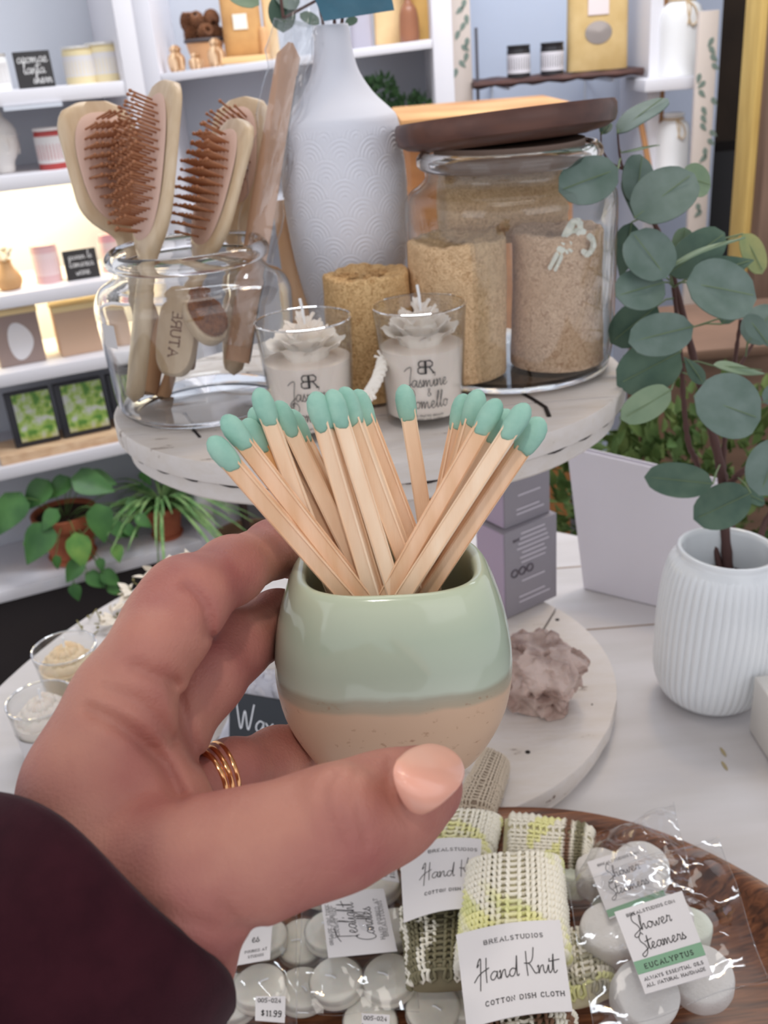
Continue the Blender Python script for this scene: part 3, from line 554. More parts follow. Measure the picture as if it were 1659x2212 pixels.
# ================================================================ right side
YR = 2.9
def rv(px, py, Y=YR): return vy(px, py, Y)
x0 = rv(975, 100)[0]; x1 = rv(1018, 100)[0]
leafprint = mat('print_leaf', (120, 134, 124), .8)
def printed_panel(p0, p1, z0, z1, Y, lab, n, seed, side=.5):
    t = thing('printed_panel', [(p0+p1)/2, Y, z0], lab, 'panel'); obj('panel_board', vbox(p0, p1, Y, Y+.02, z0, z1), cream_p, t); R_ = np.random.default_rng(seed); out = []
    zz = z1-.05
    for k in range(n):
        xx = p0+(p1-p0)*R_.uniform(.15, .85); out.append(setleaf(leaf(.026, .013, 'oval', 6, 0, 0), [xx, Y-.0012, z1-.06-k*(z1-z0)*.7/n*.45], [R_.uniform(-1, 1), 0, -.7], [0, -1, 0]))
    obj('printed_leaves', merge(*out), leafprint, t); return t
printed_panel(x0, x1, .0, 1.95, YR, 'narrow cream panel printed with trailing leaves, centre background', 34, 4)
xw = rv(1395, 100)[0]
tag(obj('white_pillar', vbox(xw-.004, xw+.03, YR-.05, YR+.25, 0, 2.3), white_p), 'slim white pillar right of the dark floating shelf', 'pillar')
# dark live-edge shelf, with its rod
za, zb_ = rv(1022, 182)[2], rv(1376, 152)[2]; xa, xb = rv(1018, 180)[0], rv(1380, 150)[0]; zs = (za+zb_)/2
wal = mat('walnut', (84, 54, 46), .6, c2=(62, 40, 36), nscale=10, stretch=(1, 5, 5))
t = thing('floating_shelf', [(xa+xb)/2, YR+.05, zs], 'dark live-edge walnut shelf holding two black candle jars', 'shelf')
n = 24; xs = np.linspace(xa, xb, n); rings = []
for i, x in enumerate(xs):
    e = .008*math.sin(i*.9)+.005*math.sin(i*2.3); zc_ = za+(zb_-za)*i/(n-1); hh = .010+.003*math.sin(i*1.7)
    rings.append([(x, YR-.06+e, zc_+hh*.6), (x, YR-.068+e, zc_-hh*.2), (x, YR-.055+e, zc_-hh), (x, YR+.2, zc_-hh), (x, YR+.2, zc_+hh*.6)])
obj('shelf_board', loft(rings), wal, t)
for x in (xa+.1, xb-.07): obj('bracket', merge(vbox(x-.003, x+.003, YR+.0, YR+.35, zs-.022, zs-.012, 0), vbox(x-.003, x+.003, YR+.34, YR+.35, zs-.11, zs-.012, 0)), rail, t)
xr_ = rv(1027, 120)[0]
tag(obj('metal_rod', xf(bar((xr_, YR-.03, .0), (xr_, YR-.03, rv(1027, 60)[2]), .0045), None), mat('rod_grey', (96, 96, 104), .4, metallic=.3)), 'slim dark grey upright rod left of the dark shelf', 'rod')
for k, (x, y, lab) in enumerate([(1122, 165, 'black candle jar with pale label, nearer the metal rod'), (1194, 158, 'black candle jar with pale label, nearer the gold pouch')]):
    q = rv(x, y, YR+.01); zc_ = za+(zb_-za)*(q[0]-xa)/(xb-xa)+.008; candle_jar(np.array([q[0], YR+.02, zc_]), .031, .078, lab, mat('black_glass', (44, 42, 44), .2), mat('black_lid', (34, 32, 34), .4), mat('pale_label', (206, 202, 206), .7), 'black candle jars', band=(.12, .72))
q = rv(1292, 148, YR+.03); zc_ = za+(zb_-za)*(q[0]-xa)/(xb-xa)+.008
pouch(np.array([q[0], YR+.05, zc_]), .165, .30, 'tall gold kraft pouch with an oval window on the dark shelf', m=mat('gold_kraft', (204, 176, 124), .6, c2=(192, 162, 108), nscale=18), label=(-.005, .172, .055, .075, mat('pinkish_label', (222, 208, 206), .7)), oval=(-.004, .092, .036, .028), d=.035)
# right shelves with white bottles
x0, x1 = rv(1402, 180, 2.75)[0], rv(1508, 175, 2.75)[0]; z0 = rv(1450, 168, 2.75)[2]; z1 = z0-.25
t = thing('wall_shelf', [(x0+x1)/2, 2.85, z0], 'short white shelf on the right holding a twine-tied white bottle', 'shelf')
obj('shelf_board', vbox(x0-.01, x1, 2.75, 2.95, z0-.03, z0), white_p, t)
t = thing('wall_shelf', [(x0+x1)/2, 2.85, z1], 'lower short white shelf on the right under the second white bottle', 'shelf'); obj('shelf_board', vbox(x0-.01, x1-.02, 2.75, 2.95, z1-.03, z1), white_p, t)
amber = mat('amber_back', (176, 128, 84), .7, c2=(150, 104, 66), nscale=4)
tag(obj('wooden_backboard', vbox(x0+.075, x1-.02, 2.97, 2.99, z1-.02, z0+.26), amber), 'brown wooden board behind the white bottles on the right', 'board')
def milk_bottle(p, s, lab):
    t = thing('milk_bottle', p, lab, 'bottle')
    obj('bottle_body', xf(lathe(smooth_prof(np.array([(.0001, 0), (.05, 0), (.056, .01), (.057, .08), (.056, .14), (.048, .168), (.032, .182), (.030, .195)])*s, 4), 36), None, p), jar_w, t)
    obj('bottle_rim', xf(torus(.031*s, .006*s, 32, 8), None, p+[0, 0, .197*s]), mat('rim_glass', (226, 224, 222), .1), t)
    obj('twine', xf(merge(torus(.034*s, .003*s, 32, 8), tube(crom([(0, -.036*s, 0), (.018*s, -.055*s, -.02*s), (.026*s, -.056*s, -.05*s), (.01*s, -.06*s, -.062*s), (0, -.056*s, -.03*s), (0, -.036*s, 0)], 5), .0022*s, 6), tube(crom([(0, -.036*s, 0), (.008*s, -.05*s, -.02*s), (0, -.06*s, -.06*s)], 5), .002*s, 6)), None, p+[0, 0, .184*s]), mat('twine', (184, 160, 126), .9), t)
milk_bottle(np.array([rv(1468, 120, 2.85)[0], 2.85, z0]), .97, 'white milk bottle tied with twine on the upper right shelf')
milk_bottle(np.array([rv(1452, 320, 2.85)[0], 2.85, z1]), .78, 'smaller white bottle on the lower right shelf')
tag(obj('wooden_stick', bar([rv(1412, 260, 2.8)[0], 2.8, z1], [rv(1412, 260, 2.8)[0]-.03, 2.83, z1+.16], .008), amber), 'slanted wooden stick beside the smaller white bottle', 'stick')
x2, x3 = rv(1508, 100, 2.7)[0], rv(1550, 100, 2.7)[0]
printed_panel(x2, x3, 0, rv(1540, 22, 2.7)[2], 2.7, 'cream panel end with printed leaves at the doorway', 22, 9)
xd0 = rv(1600, 100, 2.5)[0]
tag(obj('door_1', vbox(rv(1638, 100, 2.45)[0], rv(1638, 100, 2.45)[0]+.05, 2.45, 2.55, 0, 2.3, .004), mat('yellow_timber', (206, 176, 104), .7, c2=(188, 156, 88), nscale=5, stretch=(6, 6, 1))), kind='structure')
tag(obj('wall_right', vbox(rv(1672, 100, 2.4)[0], rv(1672, 100, 2.4)[0]+.5, 2.4, 2.5, 0, 2.3, .004), mat('brown_board', (122, 98, 82), .8, c2=(104, 82, 68), nscale=5, stretch=(5, 5, 1))), kind='structure')
# dark goods in the doorway
bx = rv(1570, 400, 3.6); tag(obj('dark_cabinet', box(.36, .3, .95, .01, (bx[0], 3.75, .475)), mat('near_black', (26, 24, 26), .5)), 'black cabinet standing in the dark doorway', 'cabinet')

# ---- dark brown sideboard and greenery beyond the table, right
br = mat('sideboard_brown', (124, 96, 78), .7, c2=(104, 80, 64), nscale=5, stretch=(1, 1, 5))
q = vy(1560, 760, 1.75); t = thing('sideboard', [q[0]+.1, 1.95, 0], 'brown wooden sideboard behind the eucalyptus on the right', 'sideboard')
obj('sideboard_body', box(.7, .3, q[2]-.02, .004, (q[0]+.27, 1.95, (q[2]-.02)/2)), br, t); obj('sideboard_top', box(.74, .34, .02, .004, (q[0]+.27, 1.94, q[2]-.01)), br, t)
gp = np.array([vy(1380, 960, 1.42)[0], 1.42, 0]); t = thing('floor_plant', gp, 'dense green bush behind the white bag and purple boxes', 'plant')
obj('plant_pot', xf(pot_shape(.12, .15, .3), None, gp), mat('dark_pot', (60, 56, 54), .7), t)
obj('foliage', merge(bush([gp[0]-.08, gp[1], .62], (.24, .14, .20), 900, .035, 21, .5), bush([gp[0]+.14, gp[1]+.02, .66], (.26, .12, .20), 900, .035, 22, .5), bush([gp[0], gp[1], .42], (.2, .14, .2), 400, .035, 23, .5)), mat('moss_leaf', (66, 92, 44), .7, c2=(96, 112, 56), nscale=14, gain=1.1), t, angle=60)
# ================================================================ display table and tiered stand
TZ = .78
table_m = mat('table_white', (196, 192, 192), .5, c2=(186, 182, 180), nscale=5, stretch=(1, 6, 1), gain=1.22)
t_ = np.linspace(0, 2*PI, 120, endpoint=False); cx, cy = sup(t_, 2.35)
def tring(k, z): return np.column_stack([-.01+cx*.45*k, .58+cy*.625*k, np.full(120, z)])
t = thing('display_table', (-.01, .58, 0), 'white painted round-ended plank table carrying the whole display', 'table')
obj('tabletop', loft([tring(.985, TZ-.035), tring(1, TZ-.032), tring(1, TZ-.004), tring(.993, TZ)]), table_m, t)
seam = mat('seam_dark', (150, 132, 118), .9)
sl = []
for y0 in (.905, 1.045):
    sl.append(box(.5, .0022, .0008, 0, (.26, y0, TZ+.0001)))
obj('plank_seams', merge(*sl), seam, t)
nl = []
for (x, y, L_) in [(1562, 1625, .020), (1565, 1655, .012)]:
    p = hz(x, y, TZ); nl.append(xf(lathe([(.0001, .0005), (.0016, .0005), (.0012, 0)], 10, ry=4), rotz(.05), p))
obj('scuffs', merge(*nl), mat('scuff', (160, 146, 112), .9), t)
for (x, y) in ((-.3, .3), (.28, .3), (-.3, .9), (.28, .9)): obj('leg', bar((x, y, 0), (x, y, TZ-.035), .022, .03, 14), table_m, t)

paint = bpy.data.materials.new('distressed_white'); paint.use_nodes = True
def _paint():
    nt = paint.node_tree; N = nt.nodes; L = nt.links; b = N['Principled BSDF']; tc = N.new('ShaderNodeTexCoord')
    mp = N.new('ShaderNodeMapping'); mp.inputs['Scale'].default_value = (1.2, 5, 5); L.new(tc.outputs['Object'], mp.inputs[0])
    n1 = N.new('ShaderNodeTexNoise'); n1.inputs['Scale'].default_value = 14; n1.inputs['Detail'].default_value = 8; n1.inputs['Roughness'].default_value = .65; L.new(mp.outputs[0], n1.inputs[0])
    cr = N.new('ShaderNodeValToRGB'); e = cr.color_ramp.elements; e[0].position = .325; e[0].color = lin((112, 86, 74))+(1,); e[1].position = .36; e[1].color = tuple(x*1.2 for x in lin((200, 191, 182)))+(1,)
    q = e.new(.6); q.color = tuple(x*1.2 for x in lin((206, 199, 194)))+(1,); q = e.new(.75); q.color = tuple(x*1.2 for x in lin((198, 186, 174)))+(1,)
    L.new(n1.outputs[0], cr.inputs[0]); L.new(cr.outputs[0], b.inputs['Base Color']); b.inputs['Roughness'].default_value = .6
    bp = N.new('ShaderNodeBump'); bp.inputs['Strength'].default_value = .5; bp.inputs['Distance'].default_value = .002; L.new(n1.outputs[0], bp.inputs['Height']); L.new(bp.outputs[0], b.inputs['Normal'])
_paint()
crack = mat('crack_dark', (44, 34, 32), .9, gain=.8)
def plank_disc(c, rx, ry, z0, th_, cuts, rot, gap=.0022, seed=0, low=True):
    """board of parallel planks trimmed to a circle, over a solid disc"""
    out = []; edges = [-1.0]+cuts+[1.0]; R_ = rotz(rot)
    for a, b in zip(edges[:-1], edges[1:]):
        a2, b2 = a*ry+(gap/2 if a > -1 else 0), b*ry-(gap/2 if b < 1 else 0); ys = np.linspace(a2, b2, 26)
        xs = rx*np.sqrt(np.clip(1-(ys/ry)**2, 0, 1)); P2 = np.vstack([np.column_stack([xs, ys]), np.column_stack([-xs[::-1], ys[::-1]])])
        keep = [0]; 
        for i in range(1, len(P2)):
            if np.linalg.norm(P2[i]-P2[keep[-1]]) > 1e-4: keep.append(i)
        P2 = P2[keep]; cm = P2.mean(0); n = len(P2)
        sh = lambda k: cm+(P2-cm)*k
        v, f = loft([np.column_stack([sh(.997), np.full(n, z0)]), np.column_stack([P2, np.full(n, z0+.001)]), np.column_stack([P2, np.full(n, z0+th_-.0015)]), np.column_stack([sh(.994), np.full(n, z0+th_)])])
        out.append((v@np.array([[1, 0, 0], [0, 1, 0], [0, 0, 1]]), f))
    V, F = merge(*out); V = V@R_.T+np.array([c[0], c[1], 0]); return V, F
UZ = 1.10; uc = (-.004, .82); lc = (.0, .80); LZ = TZ+.028
st = thing('tiered_stand', (0, .81, TZ), 'two-tier round stand of distressed white planks on the table', 'stand')
tb = obj('upper_board', plank_disc(uc, .216, .186, UZ-.016, .016, [-.45, .12, .62], .0), paint, st, angle=30)
def disc(c, rx, ry, z0, z1, n=90, e=.0025):
    a = np.linspace(0, 2*PI, n, endpoint=False); w = 1+.004*np.sin(a*5)+.003*np.sin(a*11)
    return loft([np.column_stack([c[0]+(rx-d)*w*np.cos(a), c[1]+(ry-d)*w*np.sin(a), np.full(n, z)]) for d, z in ((e, z0), (0, z0+e), (0, z1-e), (e, z1))])
obj('upper_disc', disc(uc, .209, .179, UZ-.034, UZ-.017), paint, st)
obj('lower_board', plank_disc(lc, .206, .206, LZ-.014, .014, [-.5, .05, .55], math.radians(62)), paint, st, angle=30)
obj('lower_disc', disc(lc, .201, .201, TZ+.0005, LZ-.0145), paint, st)
obj('column', xf(lathe([(.0001, LZ), (.045, LZ), (.045, LZ+.01), (.034, LZ+.02), (.034, UZ-.05), (.05, UZ-.036), (.05, UZ-.034), (.0001, UZ-.034)], 36), None, (0, .84, 0)), paint, st)
# joint lines, knots and screw holes
cr_ = []
def line3(pts, z, w): P_ = [hz(x, y, z) for x, y in pts]; return tube(P_, w, 5)
holes = []
for (x, y) in [(1204, 1339), (1245, 1465), (1194, 1552), (1140, 1625), (1279, 1522)]: holes.append(xf(lathe([(.0001, .0004), (.0022 if x != 1279 else .0008, .0004), (.0022 if x != 1279 else .0008, 0)], 12), None, hz(x, y, LZ)))
for h__ in holes: obj('screw_hole', h__, crack, st)
jag = [(400, 905), (412, 922), (432, 945)]
cr_.append(line3(jag, UZ+.0002, .0012)); cr_.append(line3([(1120, 845), (1150, 862), (1178, 880), (1186, 900)], UZ+.0003, .0018)); cr_.append(line3([(1050, 838), (1125, 842)], UZ+.0003, .0011))
for a0, a1, r, zz, wv in [(3.55, 4.05, 1.0, UZ-.0165, .0014), (4.1, 4.35, 1.0, UZ-.0165, .0013), (4.72, 4.95, 1.0, UZ-.0165, .0014), (5.35, 6.1, 1.0, UZ-.0165, .0016)]:
    P_ = [[uc[0]+.2125*math.cos(a), uc[1]+.183*math.sin(a), zz+.0012*math.sin(a*37)] for a in np.linspace(a0, a1, 26)]; cr_.append(tube(P_, wv, 5))
for h__ in cr_: obj('joint_crack', h__, crack, st)

# ================================================================ left glass jar with brushes
clear = glass('clear_glass', (.985, .99, .985))
def jar_glass(p, prof_out, th_, seg=72, base=.006):
    po = smooth_prof(prof_out, 4); pi = po.copy()
    T = np.gradient(po, axis=0); T = T/np.maximum(np.linalg.norm(T, axis=1, keepdims=True), 1e-9); Nn = np.column_stack([-T[:, 1], T[:, 0]]); pi = po+Nn*th_
    pi = pi[(pi[:, 1] > base) & (pi[:, 0] > .001)]; prof = list(po)+list(pi[::-1])+[(.0001, base)]
    prof = [(max(.0001, r), z) for r, z in prof]; return xf(lathe(prof, seg), None, p)
jl = np.array([-.1385, .802, UZ+.0012]); hj = .131
t = thing('glass_jar', jl, 'open clear glass jar holding the wooden hairbrushes, left on the upper tier', 'jar')
rimz = hj-.006
body_prof = [(.0001, 0), (.060, 0), (.070, .003), (.0745, .012), (.0765, .045), (.0785, .078), (.078, .091), (.073, .101), (.0635, .107), (.0590, .112), (.0588, .117)]
g_ = fix_glass(obj('jar_body', jar_glass(jl, body_prof, .0024), clear, t, angle=180))
fix_glass(obj('rim', xf(lathe(smooth_prof([(.0575, .117), (.060, .1165), (.0640, .119), (.0647, .124), (.0625, .128), (.059, .130), (.0562, .127), (.0566, .120), (.0575, .117)], 4), 72), None, jl), clear, t, angle=180))
lbl = []; a = np.linspace(PI+.62, PI+.85, 6); V = np.vstack([np.column_stack([.0795*np.cos(a), .0795*np.sin(a), np.full(6, z)]) for z in (.066, .084)]); obj('price_sticker', xf((V, grid_faces(2, 6, False)), None, jl), paper, t)

bamboo = mat('beech', (214, 192, 162), .4, c2=(202, 176, 142), nscale=20, stretch=(5, 5, .6), coat=.15, gain=1.15); cush = mat('cushion', (200, 168, 152), .7); pinm = mat('wood_pin', (158, 104, 70), .5, gain=1.15)
pin_me = None
def hairbrush(top, hb, nrm, W_, HL, lab, TL=None, rows=12, colsN=8, th_=.012, pins=True, group='paddle hairbrushes'):
    """top = centre of head top, hb = handle end, nrm = side the pins point to"""
    global pin_me
    top, hb = np.asarray(top, float), np.asarray(hb, float); ax_ = unit(top-hb); z = unit(nrm-ax_*(np.asarray(nrm)@ax_)); y = np.cross(ax_, z)
    M3 = np.column_stack([y, ax_, z]); Lg = np.linalg.norm(top-hb); t = thing('hairbrush', hb, lab, 'brush', group)
    n = 46; s = np.linspace(0, 1, n); w = np.zeros(n); hl = HL/Lg
    for i, q in enumerate(s):                                     # width along the brush from handle end
        if q < 1-hl: 
            k = q/(1-hl); w[i] = .0085+.0035*math.sin(PI*min(1, k*1.3))*(1 if k < .75 else .9); w[i] = w[i]*(min(1, (q*Lg/.008))**.5 if q*Lg < .008 else 1)
        else:
            k = (q-(1-hl))/hl; grow = 1-(1-min(1, k/.32))**2.2; w[i] = .0100+(W_/2-.0100)*grow; e = (1-k)*HL
            rd = W_*.30
            if e < rd: w[i] = W_/2-rd+math.sqrt(max(0, rd*rd-(rd-e)**2))
    w = np.maximum(w, .0006); rings = []; m_ = 20; tt = np.linspace(0, 2*PI, m_, endpoint=False); cx, cy = sup(tt, 3.0)
    for q, ww in zip(s, w): tk = min(th_/2, ww*.9); tk = tk*(1 if q < 1-hl else 1); rings.append(np.column_stack([cx*ww, np.full(m_, q*Lg), cy*tk]))
    obj('wooden_body', xf(loft(rings), M3, hb), bamboo, t, angle=60)
    # cushion pad, slightly domed
    y0, y1 = Lg-HL*.90, Lg-.008; cyy = (y0+y1)/2; a = np.linspace(0, 2*PI, 40, endpoint=False); c1, c2 = sup(a, 2.6); pr = []
    for k, hgt in ((1, 0), (.97, .0016), (.7, .003), (.35, .004), (.02, .0042)): pr.append(np.column_stack([c1*(W_/2-.007)*k, cyy+c2*(y1-y0)/2*k, np.full(40, th_/2-.0004+hgt)]))
    obj('cushion', xf(loft(pr, False, True), M3, hb), cush, t, angle=60)
    if pin_me is None:
        o = obj('bristle_pin', merge(tube([(0, 0, 0), (0, 0, .007), (0, 0, .0180)], .0009, 6), xf(ball(.0016, 8, 6), None, (0, 0, .0183))), pinm, at=(0, 0, 0), angle=180); pin_me = o.data; bpy.data.objects.remove(o)
    if not pins: return t
    cnt = 0
    for i in range(rows):
        for j in range(colsN):
            u = (j+.5*(i % 2)-(colsN-.5)/2+.25)/((colsN-.5)/2); v_ = (i-(rows-1)/2)/((rows-1)/2)
            if abs(u)**2.6+abs(v_)**2.6 > 1.02 or cnt >= 100: continue
            px_, py_ = u*(W_/2-.010), cyy+v_*((y1-y0)/2-.006); o = bpy.data.objects.new('bristle_pin', pin_me); COL.objects.link(o); o.parent = t; cnt += 1
            spl = np.array([u*.16, v_*.10, 1.0]); Fr = M3@frame(spl, (1, 0, 0)); sc = rng.uniform(.9, 1.05); b_ = M3@np.array([px_, py_, th_/2+.0028]); o.location = b_; o.rotation_euler = Matrix(Fr.tolist()).to_euler(); o.scale = (sc, sc, sc)
    return t
def camv(x, y, z): return rt*x+up*y-fw*z                          # right, up, toward the viewer
def jin(x, y, dd): return dp(x, y, dd)
hairbrush(dp(196, 222, .80), dp(345, 800, .86), camv(.60, .45, .66), .078, .104, 'wooden hairbrush leaning farthest left, its pins pointing up and right', rows=11, colsN=11)
hairbrush(dp(352, 186, .775), dp(292, 868, .785), camv(-.80, .22, .54), .080, .134, 'wooden hairbrush upright in the front of the jar, pins pointing left', rows=15, colsN=8)
hairbrush(dp(515, 262, .80), dp(372, 800, .83), camv(-.76, .32, .56), .078, .114, 'wooden hairbrush leaning right in the middle of the jar', rows=13, colsN=8)
hairbrush(dp(520, 218, .865), dp(505, 810, .85), camv(-.35, .55, .60), .060, .105, 'wooden hairbrush at the back right, partly behind another brush', rows=12, colsN=8)
# smaller brushes inside the jar
br_m = mat('boar_bristle', (150, 96, 58), .9, c2=(120, 74, 44), nscale=300, bump=.8, bscale=900, bdist=.001)
c = dp(441, 690, .80); t = thing('facial_brush', c, 'oval wooden brush with short brown bristles, inside the jar', 'brush'); Fb = frame(camv(.45, .45, .78), camv(.5, -.8, .2))
obj('brush_back', xf(loft([np.column_stack([sup(t_, 2.3)[0]*.0235*k, sup(t_, 2.3)[1]*.0150*k, np.full(120, z)]) for k, z in ((.6, -.008), (.92, -.006), (1, 0), (.98, .004), (.93, .005))]), Fb, c), bamboo, t)
obj('bristles', xf(loft([np.column_stack([sup(t_, 2.3)[0]*.0235*k*(1+.02*np.sin(t_*31)), sup(t_, 2.3)[1]*.0150*k*(1+.02*np.sin(t_*27)), np.full(120, z)+.0006*np.sin(t_*40)]) for k, z in ((.84, .004), (.88, .011), (.80, .014), (.4, .015), (.02, .015))]), Fb, c), br_m, t)
c = dp(385, 720, .81); t = thing('nail_brush', c, 'flat wooden brush with burnt lettering standing in the jar', 'brush'); Fb = frame(camv(-.12, -.1, .98), camv(.97, -.15, .1))
obj('brush_back', xf(loft([np.column_stack([sup(t_, 2.8)[0]*.0165*k, sup(t_, 2.8)[1]*.035*k, np.full(120, z)]) for k, z in ((.9, -.006), (1, -.004), (1, .004), (.93, .0065))]), Fb, c), bamboo, t)
obj('burnt_lettering', xf(write([('ATURE', .008, 0, -.004, False, .0013, .6)], lambda a, b: (b, a, .0068)), Fb, c), mat('burnt', (120, 80, 52), .8), t)
obj('bristles', xf(box(.024, .056, .014, .003, (0, 0, -.013)), Fb, c), br_m, t)
tag(obj('wooden_comb', merge(bar(dp(352, 690, .85), dp(318, 850, .84), .006, .009, 12), bar(dp(388, 742, .85), dp(352, 860, .84), .004, .006, 12)), mat('comb_wood', (178, 136, 98), .6)), 'brown wooden handle pieces leaning behind the upright brush handle in the jar', 'comb')
brand = mat('burnt', (120, 80, 52), .8)
# wrapped wooden stick in clear cellophane
cello = film('cellophane', (.97, .975, .98), 1.45, .05, .8, 45)
t = thing('wrapped_stick', dp(520, 560, .80), 'flat wooden stick in crinkled clear wrap standing in the jar', 'stick')
A0, A1 = dp(512, 780, .83), dp(628, 92, .79)
obj('stick', tube([A0, A0*.5+A1*.5, A0*.04+A1*.96, A1], [.0105, .0105, .0095, .002], 16, flat=.35, ref=fw), mat('stick_wood', (190, 150, 122), .5), t)
P_ = [A0*(1-s)+A1*s for s in np.linspace(.05, 1.06, 22)]
wr = tube(P_, [.017+.002*math.sin(i*1.7)+.0015*math.sin(i*3.1) for i in range(22)], 16, flat=.45, ref=fw); wr = (wr[0]+np.array([.0008*math.sin(i*2.3) for i in range(len(wr[0]))])[:, None]*fw, wr[1])
obj('clear_wrap', wr, cello, t, angle=60)
obj('dark_edge', tube([A0+rt*.010, (A0+A1)/2+rt*.0095, A0*.1+A1*.9+rt*.009], .0012, 6), mat('slate', (84, 80, 86), .5), t)
# loose cellophane bag top with teal label and eucalyptus sprigs above the vase
bagc = film('cellophane_bag', (.97, .975, .98), 1.4, .06, 1.0, 25)
def sheet(corners, nu, nv, depth, amp, seed, both=False):
    """crumpled quad between four world corners: bl, br, tr, tl"""
    bl, br_, tr, tl = [np.asarray(q, float) for q in corners]; R_ = np.random.default_rng(seed); nrm = unit(np.cross(br_-bl, tl-bl)); V = []; ph = R_.uniform(0, 6, 8); fq = R_.uniform(3, 11, 8)
    for j in range(nv):
        for i in range(nu):
            u, v_ = i/(nu-1), j/(nv-1); p = (bl*(1-u)+br_*u)*(1-v_)+(tl*(1-u)+tr*u)*v_
            d = depth*math.sin(PI*u)*math.sin(PI*min(1, v_*1.0))+amp*(abs(math.sin(fq[0]*u+fq[1]*v_+ph[0]))+.6*abs(math.sin(fq[2]*u-fq[3]*v_+ph[1]))+.4*math.sin(fq[4]*2*u+fq[5]*2*v_+ph[2])-.8)*min(1, 6*min(u, 1-u, v_, 1-v_)+.15)
            V.append(p+nrm*d)
    return np.array(V), grid_faces(nv, nu, False)
t = thing('cellophane_bag', dp(640, 220, .80), 'tall clear cellophane bag with a teal label above the vase mouth', 'bag')
obj('clear_wrap', merge(sheet([dp(560, 470, .80), dp(640, 330, .80), dp(735, -40, .78), dp(628, -40, .78)], 18, 30, .010, .006, 5), sheet([dp(563, 470, .815), dp(640, 330, .815), dp(735, -40, .80), dp(628, -40, .80)], 18, 30, -.006, .005, 6)), bagc, t, angle=50)
obj('teal_label', merge(sheet([dp(700, 46, .765), dp(852, 22, .765), dp(835, -60, .765), dp(655, -60, .765)], 20, 12, .004, .001, 3)), mat('teal_paper', (66, 108, 126), .4, c2=(52, 94, 112), nscale=30), t, angle=60)
# combs standing between jar and vase
for k, (x0, y0, x1, y1, w, lab) in enumerate([(604, 435, 628, 600, .007, 'thin pale wooden comb back standing left of the white vase'), (622, 440, 645, 590, .004, 'second thin wooden strip standing against the white vase')]):
    a_, b_ = dp(x0, y0, .87), dp(x1, y1, .87); b_ = b_+(b_-a_)*.85; b_[2] = max(b_[2], UZ+.003); tag(obj('wooden_comb', tube([b_, (a_+b_)/2, a_], w, 10, flat=.45, ref=fw), mat('pale_comb', (214, 178, 142), .6)), lab, 'comb')

# ================================================================ white patterned vase
pv = vy(757, 730, .885); vz0 = UZ+.0012
def zat(x, y, Y): return vy(x, y, Y)[2]-vz0
Yv = .885; z_top = zat(727, 58, Yv); z_sh = zat(745, 262, Yv); z_mid = zat(750, 400, Yv)
xv = vy(753, 500, Yv)[0]; print('vase', z_top, z_sh, xv)
pvv = np.array([xv, Yv, vz0]); k_ = 1.0
def wpx(px, y): return px*np.linalg.norm(vy(750, y, Yv)-CP)/np.linalg.norm(ray(750, y))/FPX
prof_v = [(.0001, 0), (wpx(92, 700), 0), (wpx(100, 690), .006), (wpx(112, 620), zat(755, 620, Yv)), (wpx(127, 500), zat(755, 500, Yv)), (wpx(134, 400), z_mid), (wpx(131, 320), zat(750, 320, Yv)), (wpx(126, 268), z_sh), (wpx(112, 246), zat(745, 240, Yv)), (wpx(80, 205), zat(742, 205, Yv)), (wpx(54, 160), zat(738, 160, Yv)), (wpx(43, 115), zat(732, 115, Yv)), (wpx(38, 65), z_top), (wpx(34, 60), z_top+.001), (wpx(30, 66), z_top-.004), (wpx(30, 100), z_top-.03)]
pr = smooth_prof(prof_v, 4); pr[:, 0] = np.maximum(pr[:, 0], .0001)
# embossed scallop waves: real relief on the body
zs_ = np.linspace(.004, z_sh, 380); seg = 420; rr0 = np.interp(zs_, pr[:len(pr)-8, 1], pr[:len(pr)-8, 0]); th2 = np.linspace(0, 2*PI, seg, endpoint=False); rings = []
def scallop(u, v):
    """concentric arches, rows overlapping like fish scales"""
    best = np.zeros_like(u); done = np.zeros_like(u, bool)
    r_ = np.floor(v)
    for dr_ in (0, -1, 1):
        row = r_+dr_*0
    out = np.zeros_like(u); lev = np.full_like(u, -999.)
    for k in (-1, 0, 1):
        row = np.floor(v)+k; off = (row % 2)*.5; cu = np.round(u-off)+off; du = (u-cu)*2; dv = (v-row)/1.0; d = np.sqrt(du**2+dv**2)
        inside = (d < 1.08) & (dv >= -.02); pick = inside & (-row > lev-0) & (~done | (-row > lev)); out = np.where(pick, np.cos(d*PI*2*4.2)*.5, out); lev = np.where(pick, -row, lev); done |= pick
    return out
for z, r in zip(zs_, rr0):
    u = th2/(2*PI)*12; v_ = np.full(seg, z/.0150); rr = r+.00055*scallop(u, v_)*(1 if .008 < z < z_sh-.004 else 0); rings.append(np.column_stack([rr*np.cos(th2), rr*np.sin(th2), np.full(seg, z)]))
up_ = [(r, z) for r, z in pr if z > z_sh+.0005 or (r < wpx(36, 60) and z > z_sh)]
for r, z in up_: rings.append(np.column_stack([r*np.cos(th2), r*np.sin(th2), np.full(seg, z)]))
vm = mat('matte_white_vase', (216, 218, 228), .75, c2=(220, 218, 222), nscale=6, gain=1.2, bump=.25, bscale=1500, bdist=.0003)
tag(fix_normals(obj('flower_vase', xf(loft(rings, True, False), None, pvv), vm, at=pvv, angle=180)), 'tall matte white bottle vase embossed with scallop waves, centre of the upper tier', 'vase')
